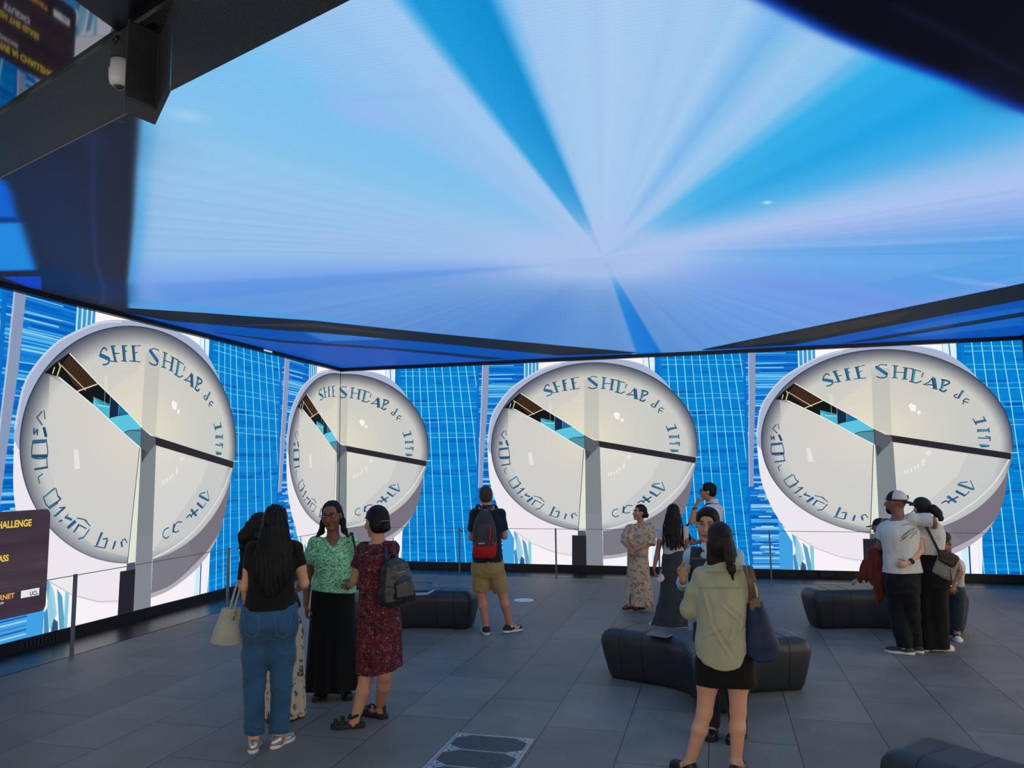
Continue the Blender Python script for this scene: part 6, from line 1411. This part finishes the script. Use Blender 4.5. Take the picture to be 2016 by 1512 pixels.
# --- couple at the right: man in cap, arm round the woman with the ponytail
def man_cap():
    p = Person((1778, 1286), 1.71, 'man in backward cap and white tee with scribble print, arm around the woman', 40, 'm', 1.10, h=.0062, slim=.85, hs=1.04)
    J = pose(p, hip=(1777, 1130, 0), neck=(1768, 1018, .0), head=(1763, 989, .02), shl=(1744, 1030, .04), shr=(1797, 1022, .0), ell=(1731, 1076, .04), elr=(1836, 1024, .03), wrl=(1724, 1084, .26), wrr=(1841, 1044, .22),
             hpl=(1765, 1150, .02), hpr=(1787, 1150, -.02), knl=(1769, 1210, .03), knr=(1793, 1210, .05), anl=(1781, 1272, -.02), anr=(1800, 1268, .10))
    J['ftl'] = unit(V(-1, .1, 0)); J['ftr'] = unit(V(-.9, .45, 0))
    p.body(J, skin_deep, (62, 2, 0), hands=dict(l=dict(d=V(-.1, .5, -1), n=V(1, 0, 0), curl=1.0), r=dict(d=V(-.2, .1, -1), n=V(-1, 0, 0), curl=1.5)), jaw=1.08); p.features()
    wt = cloth('white cotton tee', (190, 190, 188), wr=22, var=.04)
    tee(p, wt, p.P(1772, 1126)[2], t={'l': .68, 'r': .95}, e=.022, sl=.074, folds=.009, seed=15, low=(.215, .15))
    # scribbled print on the back
    ink = plain('black print', (30, 30, 34)); m = MB(); R_ = np.random.RandomState(2); fr = rotz(40)
    def back(x, y): q = p.P(x, y, 0); return V(q[0], q[1], q[2])
    F2 = None
    m = MB()
    for a in (((1774, 1059), (1785, 1049), (1795, 1046), (1800, 1042)), ((1778, 1063), (1790, 1052), (1799, 1049), (1806, 1045)), ((1782, 1054), (1792, 1043), (1803, 1040)), ((1775, 1035), (1786, 1032), (1792, 1032)), ((1792, 1060), (1800, 1052), (1806, 1050)), ((1772, 1066), (1780, 1058), (1786, 1056))):
        m.tube([tuple(back_pt(p, x, y)) for x, y in curvy(a, 3)], .0024, 5)
    m.build('scribble_print', ink, p.o_, True)
    F = Field(.0062); blk = cloth('black trousers', (12, 15, 18), sheen=.05)
    F.stack([(p.P(1777, 1165)[2], 0, 0, .175, .13), (p.P(1777, 1140)[2], 0, 0, .192, .14), (p.P(1777, 1118)[2], 0, 0, .18, .13)], rotz(40), V(J['hip'][0], J['hip'][1], 0), k=.04)
    for q in 'lr': hp, kn, an = J['hp'+q], J['kn'+q], J['an'+q]; F.chain([hp, kn, an+V(0, 0, .02)], [.115, .095, .078], k=.03)
    F.cut(V(0, 0, p.P(1785, 1273)[2]), (0, 0, -1)); F.folds(.008, (12, 12, 10), 5, .004, (24, 24, 30)); p.part(F, 'trousers', blk)
    F = Field(.005); F.ell(p.Hd(0, -.016, .036), np.array([.085, .104, .088]), p.Rh, k=.01); F.box(p.Hd(0, 0, -.06), np.array([.2, .2, .08]), .01, p.Rh, k=.006, op='-'); capf = p.part(F, 'cap', plain('black cap cloth', (18, 18, 19), rough=.8))
    F = Field(.005); F.ell(p.Hd(0, -.016, .036), np.array([.0875, .1065, .0905]), p.Rh, k=.01); F.box(p.Hd(0, 0, -.045), np.array([.2, .2, .08]), .01, p.Rh, k=.006, op='-'); F.box(p.Hd(0, .1, .0), np.array([.2, .1105, .2]), .005, p.Rh, k=.004, op='-'); put(F, 'cap_back', plain('white cap mesh', (196, 192, 186), rough=.8), capf)
    F = Field(.0045); F.ell(p.Hd(0, -.135, .006), np.array([.062, .062, .010]), p.Rh@rotx(14), k=.004); put(F, 'brim', plain('black brim', (16, 16, 17), rough=.7), capf)
    F = Field(.004); F.box(p.Hd(.03, -.108, .055), np.array([.012, .008, .022]), .003, p.Rh); put(F, 'cap_patch', plain('black cap patch', (16, 16, 17)), capf)
    F = Field(.005); F.ell(p.Hd(0, .040, -.078), np.array([.060, .058, .050]), p.Rh, k=.02); F.ell(p.Hd(0, .093, -.045), np.array([.03, .03, .02]), p.Rh, k=.01, op='-'); F.box(p.Hd(0, 0, .06), np.array([.2, .2, .09]), .01, p.Rh, k=.01, op='-'); F.box(p.Hd(0, -.06, -.08), np.array([.2, .09, .2]), .01, p.Rh, k=.01, op='-'); p.part(F, 'beard', jet)
    nv = plain('navy grey sneaker', (34, 42, 60), rough=.6)
    for q in 'lr':
        p.shoe(q, nv, white_rubber, L=.30, W=.10, top=.075, sole_h=.028); an = p.J['an'+q]; m = MB(); m.lathe((an[0], an[1], an[2]-.05), [(.044, 0), (.045, .04), (.040, .05)], 18); m.build('sock', cloth('cream sock', (196, 188, 170)), p.o_, True)
    t = carried(p, 'jacket', 'rust coloured jacket hung over the arm of the man in the cap', 'jacket'); Q = p.P; rust = cloth('rust cotton', (104, 38, 24), var=.15, wr=16, bmp=.35)
    F = Field(.006); dy = .16
    F.chain([Q(1728, 1068, dy), Q(1723, 1090, dy-.02), Q(1721, 1125, dy-.02), Q(1720, 1138, dy)], [.05, .075, .082, .07], k=.03, flat=(0, 1, 0), fs=.75)
    F.chain([Q(1735, 1078, dy-.05), Q(1733, 1110, dy-.08), Q(1731, 1140, dy-.06), Q(1730, 1178, dy-.04), Q(1732, 1184, dy-.04)], [.045, .055, .05, .045, .02], k=.02, flat=(0, 1, 0), fs=.7)
    F.chain([Q(1712, 1110, dy), Q(1700, 1132, dy), Q(1692, 1142, dy)], [.06, .05, .02], k=.03, flat=(0, 1, 0), fs=.6)
    F.chain([Q(1738, 1130, dy-.03), Q(1741, 1160, dy), Q(1742, 1170, dy)], [.05, .035, .02], k=.02, flat=(0, 1, 0), fs=.6)
    F.ripple(lambda X, Y, Z: .012*np.sin(X*75+3*vnoise(X, Y, Z, (8, 8, 6), 3)+5*Z)*.6+.008*vnoise(X, Y, Z, (22, 22, 8), 5)); put(F, 'jacket_cloth', rust, t)
def back_pt(p, x, y):
    """point on the tee's back in front of a sight line, on its rounded cross-section"""
    q = p.P(x, y, 0); M = p.Mt; zz = (q-p.o)@M[:, 2]; A_ = np.array(sorted(p.rows(.022))); lowr = (p.P(1772, 1126)[2]-.02, 0, 0, .215, .15)
    rx = max(np.interp(zz, A_[:, 0], A_[:, 3]), .19)+.008; ry = max(np.interp(zz, A_[:, 0], A_[:, 4]), .125)+.010
    d = ray_local(p, x, y); o = V(0, -p.dist, EYE[2]); a = M.T@(o-p.o); b = M.T@d
    A2 = (b[0]/rx)**2+(b[1]/ry)**2; B2 = a[0]*b[0]/rx**2+a[1]*b[1]/ry**2; C2 = (a[0]/rx)**2+(a[1]/ry)**2-1
    disc = B2*B2-A2*C2
    t = (-B2-math.sqrt(max(disc, 0)))/A2; return o+d*t
def ray_local(p, x, y): return p.R.T@ray(x, y)
man_cap()

def woman_ponytail():
    p = Person((1838, 1282), 1.62, 'woman in black cap, white tee and wide black trousers, hand behind the man beside her', 2, 'f', 1.06, h=.0062, slim=.8)
    J = pose(p, hip=(1832, 1120, 0), neck=(1824, 1025, .0), head=(1815, 1000, .03), shl=(1809, 1040, 0), shr=(1842, 1038, .02), ell=(1812, 1085, -.18), elr=(1850, 1080, .10), wrl=(1791, 1108, -.37), wrr=(1846, 1100, .26),
             hpl=(1824, 1135, 0), hpr=(1845, 1135, 0), knl=(1822, 1205, 0), knr=(1846, 1205, 0), anl=(1823, 1268, 0), anr=(1846, 1266, .05))
    J['ftl'] = unit(V(.25, .9, 0)); J['ftr'] = unit(V(.8, .35, 0))
    p.body(J, skin_pale, (35, 10, -12), hands=dict(l=dict(d=V(-.77, -.60, -.22), n=V(-.6, .8, .0), curl=.35))); p.features()
    tee(p, cloth('white tee', (192, 190, 184), wr=24), p.P(1832, 1092)[2], t=.5, e=.018, sl=.060, folds=.007, seed=22)
    F = Field(.0065); z = lambda y: p.P(1832, y)[2]; blk = cloth('black wide trousers', (10, 10, 11), sheen=.04)
    F.stack([(z(1155), 0, 0, .18, .13), (z(1125), 0, 0, .185, .13), (z(1090), 0, 0, .14, .11)], None, V(J['hip'][0], 0, 0), k=.04)
    for q in 'lr': hp, kn, an = J['hp'+q], J['kn'+q], J['an'+q]; F.chain([hp, kn, an+V(0, 0, -.03)], [.105, .095, .115], k=.03)
    F.cut(V(0, 0, z(1276)), (0, 0, -1)); F.folds(.006, (14, 14, 4), 5); p.part(F, 'trousers', blk)
    F = Field(.005); F.ell(p.Hd(0, -.014, .034), np.array([.084, .102, .088]), p.Rh, k=.01); F.box(p.Hd(0, 0, -.055), np.array([.2, .2, .08]), .01, p.Rh, k=.006, op='-'); cp = p.part(F, 'cap', plain('black cap cloth', (16, 16, 17), rough=.8))
    F = Field(.0045); F.ell(p.Hd(0, .12, .015), np.array([.062, .062, .009]), p.Rh@rotx(-10), k=.004); put(F, 'brim', plain('black brim', (16, 16, 17), rough=.7), cp)
    F = hair_cap(p, None, None, .05, .97, build=False); F.chain([p.Hd(0, -.09, .02), p.P(1838, 1002, -.06), p.P(1846, 1010, -.07), p.P(1850, 1020, -.07), p.P(1843, 1024, -.07)], [.03, .042, .042, .034, .015], k=.02); F.box(p.Hd(0, .0, -.20), np.array([.2, .2, .125]), .01, p.Rh, k=.01, op='-')
    F.ripple(lambda X, Y, Z: .004*vnoise(X, Y, Z, (45, 45, 45), 7)); p.part(F, 'hair', brown_hair)
    wh = plain('white sneaker', (196, 196, 192), rough=.5)
    for q in 'lr': p.shoe(q, wh, white_rubber, L=.25, W=.088, top=.06, sole_h=.032)
    w = J['wrl']*.88+J['ell']*.12; ax = unit(J['wrl']-J['ell']); u1 = unit(np.cross(ax, [0, 1, 0])); u2 = np.cross(ax, u1); m = MB(); m.tube([w+(u1*math.cos(a)+u2*math.sin(a))*.030 for a in np.linspace(0, 2*math.pi, 15)], .010, 8, cap=False, flat=.4); wa = m.build('smartwatch', black_rubber, p.o_, True)
    F = Field(.003); F.box(w+V(0, -.031, 0), (.018, .006, .02), .004); put(F, 'watch_face', plain('watch glass', (12, 12, 14), rough=.1), wa)
    t = carried(p, 'crossbody_bag', 'black and cream checked crossbody bag with brown flap on the woman in the black cap', 'bag'); Q = p.P
    mt, nt, b = new_mat('woven check'); ck = nd(nt, 'ShaderNodeTexChecker', Scale=100.0); nt.links.new(coords(nt, (1, .0, 1), rot=(0, math.radians(40), 0)), ck.inputs['Vector']); ck.inputs['Color1'].default_value = lin((176, 170, 150)); ck.inputs['Color2'].default_value = lin((20, 20, 22)); nt.links.new(ck.outputs[0], b.inputs['Base Color']); b.inputs['Roughness'].default_value = .7
    F = Field(.0055); c = Q(1861, 1115, -.08); Rb = roty(22); F.box(c, (.105, .055, .125), .045, Rb, k=.02, taper=.12); F.folds(.006, (14, 14, 14), 3); put(F, 'bag_body', mt, t)
    F = Field(.005); F.box(Q(1868, 1100, -.125), (.082, .030, .070), .03, roty(30), k=.02); F.box(Q(1862, 1092, -.10), (.07, .05, .03), .02, roty(22), k=.02); put(F, 'flap', plain('brown leather', (56, 28, 26), rough=.5, bmp=.2), t)
    strap([Q(1851, 1092, -.11), Q(1838, 1065, -.145), Q(1824, 1038, -.13), Q(1815, 1026, -.07), Q(1812, 1024, .0), Q(1822, 1060, .14)], .013, .3).build('strap', black_rubber, t, True)
    m = MB(); m.tube([Q(1871, 1122, -.15), Q(1873, 1140, -.15), Q(1872, 1152, -.15)], .004, 6); m.build('tassel_cord', black_rubber, t, True); m = MB(); sph(m, Q(1872, 1154, -.15), .012); m.build('gold_charm', plain('gold charm', (220, 180, 90), rough=.25, metal=.9), t, True)
woman_ponytail()

# --- seated on the right-hand bench, leaning forward
def sitter():
    p = Person((1884, 1258), 1.68, 'person in dark cap, white top and blue jeans, sitting forward on the right-hand bench', 182, 'm', .95, h=.0068, slim=.8)
    J = pose(p, hip=(1868, 1158, .42), neck=(1862, 1098, .12), head=(1857, 1068, .04), shl=(1848, 1102, .14), shr=(1878, 1104, .12), ell=(1845, 1135, .02), elr=(1889, 1128, .0), wrl=(1866, 1148, -.10), wrr=(1878, 1147, -.10),
             hpl=(1856, 1172, .40), hpr=(1880, 1172, .40), knl=(1852, 1170, -.06), knr=(1885, 1170, -.04), anl=(1856, 1238, .15), anr=(1884, 1244, -.02))
    p.body(J, skin_deep, (150, -30, 0), hands=dict(l=dict(d=V(.3, -.6, -.6), n=V(0, .3, -1), curl=.9), r=dict(d=V(-.3, -.5, -.7), n=V(-.3, .3, -1), curl=.9))); p.features()
    tee(p, cloth('white tee', (186, 184, 180), wr=24), .52, t=.55, e=.018, sl=.062, folds=.006, seed=33)
    F = Field(.0068); F.ell(J['hip']+V(0, .0, -.02), (.17, .15, .11), k=.04)
    for q in 'lr': hp, kn, an = J['hp'+q], J['kn'+q], J['an'+q]; F.chain([hp, kn, an+V(0, 0, .03)], [.088, .080, .068], k=.03)
    F.cut(V(0, 0, .10), (0, 0, -1)); F.folds(.006, (14, 14, 14), 5); p.part(F, 'jeans', cloth('dark teal denim', (26, 44, 56), var=.2))
    F = Field(.005); F.ell(p.Hd(0, -.014, .034), np.array([.084, .102, .088]), p.Rh, k=.01); F.box(p.Hd(0, 0, -.055), np.array([.2, .2, .08]), .01, p.Rh, k=.006, op='-'); cp = p.part(F, 'cap', plain('dark cap cloth', (22, 24, 28), rough=.8))
    F = Field(.0045); F.ell(p.Hd(0, .13, .015), np.array([.062, .068, .009]), p.Rh@rotx(-10), k=.004); put(F, 'brim', plain('dark brim', (20, 20, 24), rough=.7), cp)
    nv = plain('navy sneaker upper', (20, 24, 38), rough=.5)
    for q in 'lr':
        up, base, fd, sd, M = p.shoe(q, nv, white_rubber, L=.28, W=.098, top=.09, sole_h=.032)
        F = Field(.004); F.ell(base+fd*.095+V(0, 0, .040), (.036, .040, .024), M); put(F, 'toe_box', white_rubber, up)
        for i in range(4): strap([base+fd*(.03-i*.012)+sd*-.028+V(0, 0, .070+i*.012), base+fd*(.036-i*.012)+V(0, 0, .082+i*.012), base+fd*(.03-i*.012)+sd*.028+V(0, 0, .070+i*.012)], .0035, .8).build('lace', white_rubber, up, True)
    m = MB(); w = J['wrr']; m.tube([w+V(.028*math.cos(a), .020*math.sin(a), .012*math.sin(a)) for a in np.linspace(0, 2*math.pi, 13)], .005, 6, cap=False); m.build('bracelet', plain('gold bracelet', (220, 180, 90), rough=.25, metal=.9), p.o_, True)
sitter()
def far_sitter():
    p = Person((1716, 1168), 1.70, 'seated person in dark clothes and cap beyond the rust jacket, almost hidden', 96, 'm', 1.0, h=.008, slim=.8)
    J = pose(p, hip=(1742, 1118, 0), neck=(1738, 1052, .0), head=(1731, 1036, 0), shl=(1737, 1062, -.16), shr=(1737, 1062, .16), ell=(1727, 1092, -.16), elr=(1727, 1092, .16), wrl=(1722, 1104, -.06), wrr=(1722, 1104, .06),
             hpl=(1742, 1120, -.09), hpr=(1742, 1120, .09), knl=(1712, 1112, -.1), knr=(1712, 1112, .1), anl=(1714, 1158, -.1), anr=(1716, 1158, .1))
    p.body(J, skin_brown, (96, -8, 0)); p.features()
    blk = cloth('dark jacket', (20, 22, 26)); tee(p, blk, .50, t={'l': 1.7, 'r': 1.7}, e=.02, sl=.06, name='jacket', seed=41)
    F = Field(.008); F.ell(J['hip'], (.15, .16, .11), k=.04)
    for q in 'lr': F.chain([J['hp'+q], J['kn'+q], J['an'+q]+V(0, 0, .02)], [.085, .078, .066], k=.03)
    p.part(F, 'trousers', cloth('black trousers', (12, 12, 14)))
    F = Field(.006); F.ell(p.Hd(0, -.014, .034), np.array([.084, .102, .088]), p.Rh, k=.01); F.box(p.Hd(0, 0, -.055), np.array([.2, .2, .08]), .01, p.Rh, k=.006, op='-'); F.ell(p.Hd(0, .125, .015), np.array([.062, .066, .010]), p.Rh, k=.004); p.part(F, 'cap', plain('dark cap cloth', (20, 20, 24), rough=.8))
    for q in 'lr': p.shoe(q, black_rubber, white_rubber, L=.27, W=.095)
far_sitter()

# things lying on the benches
q = on_z(1298, 1250, .455); m = MB(); M_ = Matrix.Translation(Vector((q[0], q[1], .452))) @ Matrix.Rotation(math.radians(-22), 4, 'Z')
t = empty('booklet', (q[0], q[1], .4515), math.radians(-22)); tag(t, 'small dark blue booklet lying on the bench behind the woman in sage', 'booklet')
m.box((-.10, -.065, 0), (.10, .065, .003)); m.box((-.098, -.063, .011), (.10, .065, .014)); m.build('cover', plain('dark blue cover', (24, 30, 48), rough=.35), t)
m = MB(); m.box((-.095, -.061, .003), (.096, .062, .011)); m.build('pages', plain('paper', (170, 168, 160)), t)
q = on_z(826, 1169, .455); t = empty('leaflet', (q[0]-.03, q[1], .4515), math.radians(20)); tag(t, 'folded pale leaflet lying on the bench left of the man in shorts', 'leaflet')
m = MB(); m.add([(-.15, -.08, 0), (.12, -.08, .0), (.12, .08, .0), (-.15, .08, 0), (.20, -.05, .035), (.20, .10, .035), (-.15, -.08, .003), (.12, -.08, .003), (.12, .08, .003), (-.15, .08, .003), (.20, -.05, .038), (.20, .10, .038)], [[3, 2, 1, 0], [1, 2, 5, 4], [6, 7, 8, 9], [10, 11, 8, 7], [0, 1, 7, 6], [1, 4, 10, 7], [4, 5, 11, 10], [5, 2, 8, 11], [2, 3, 9, 8], [3, 0, 6, 9]]); m.build('sheet', plain('pale blue paper', (150, 165, 178)), t)
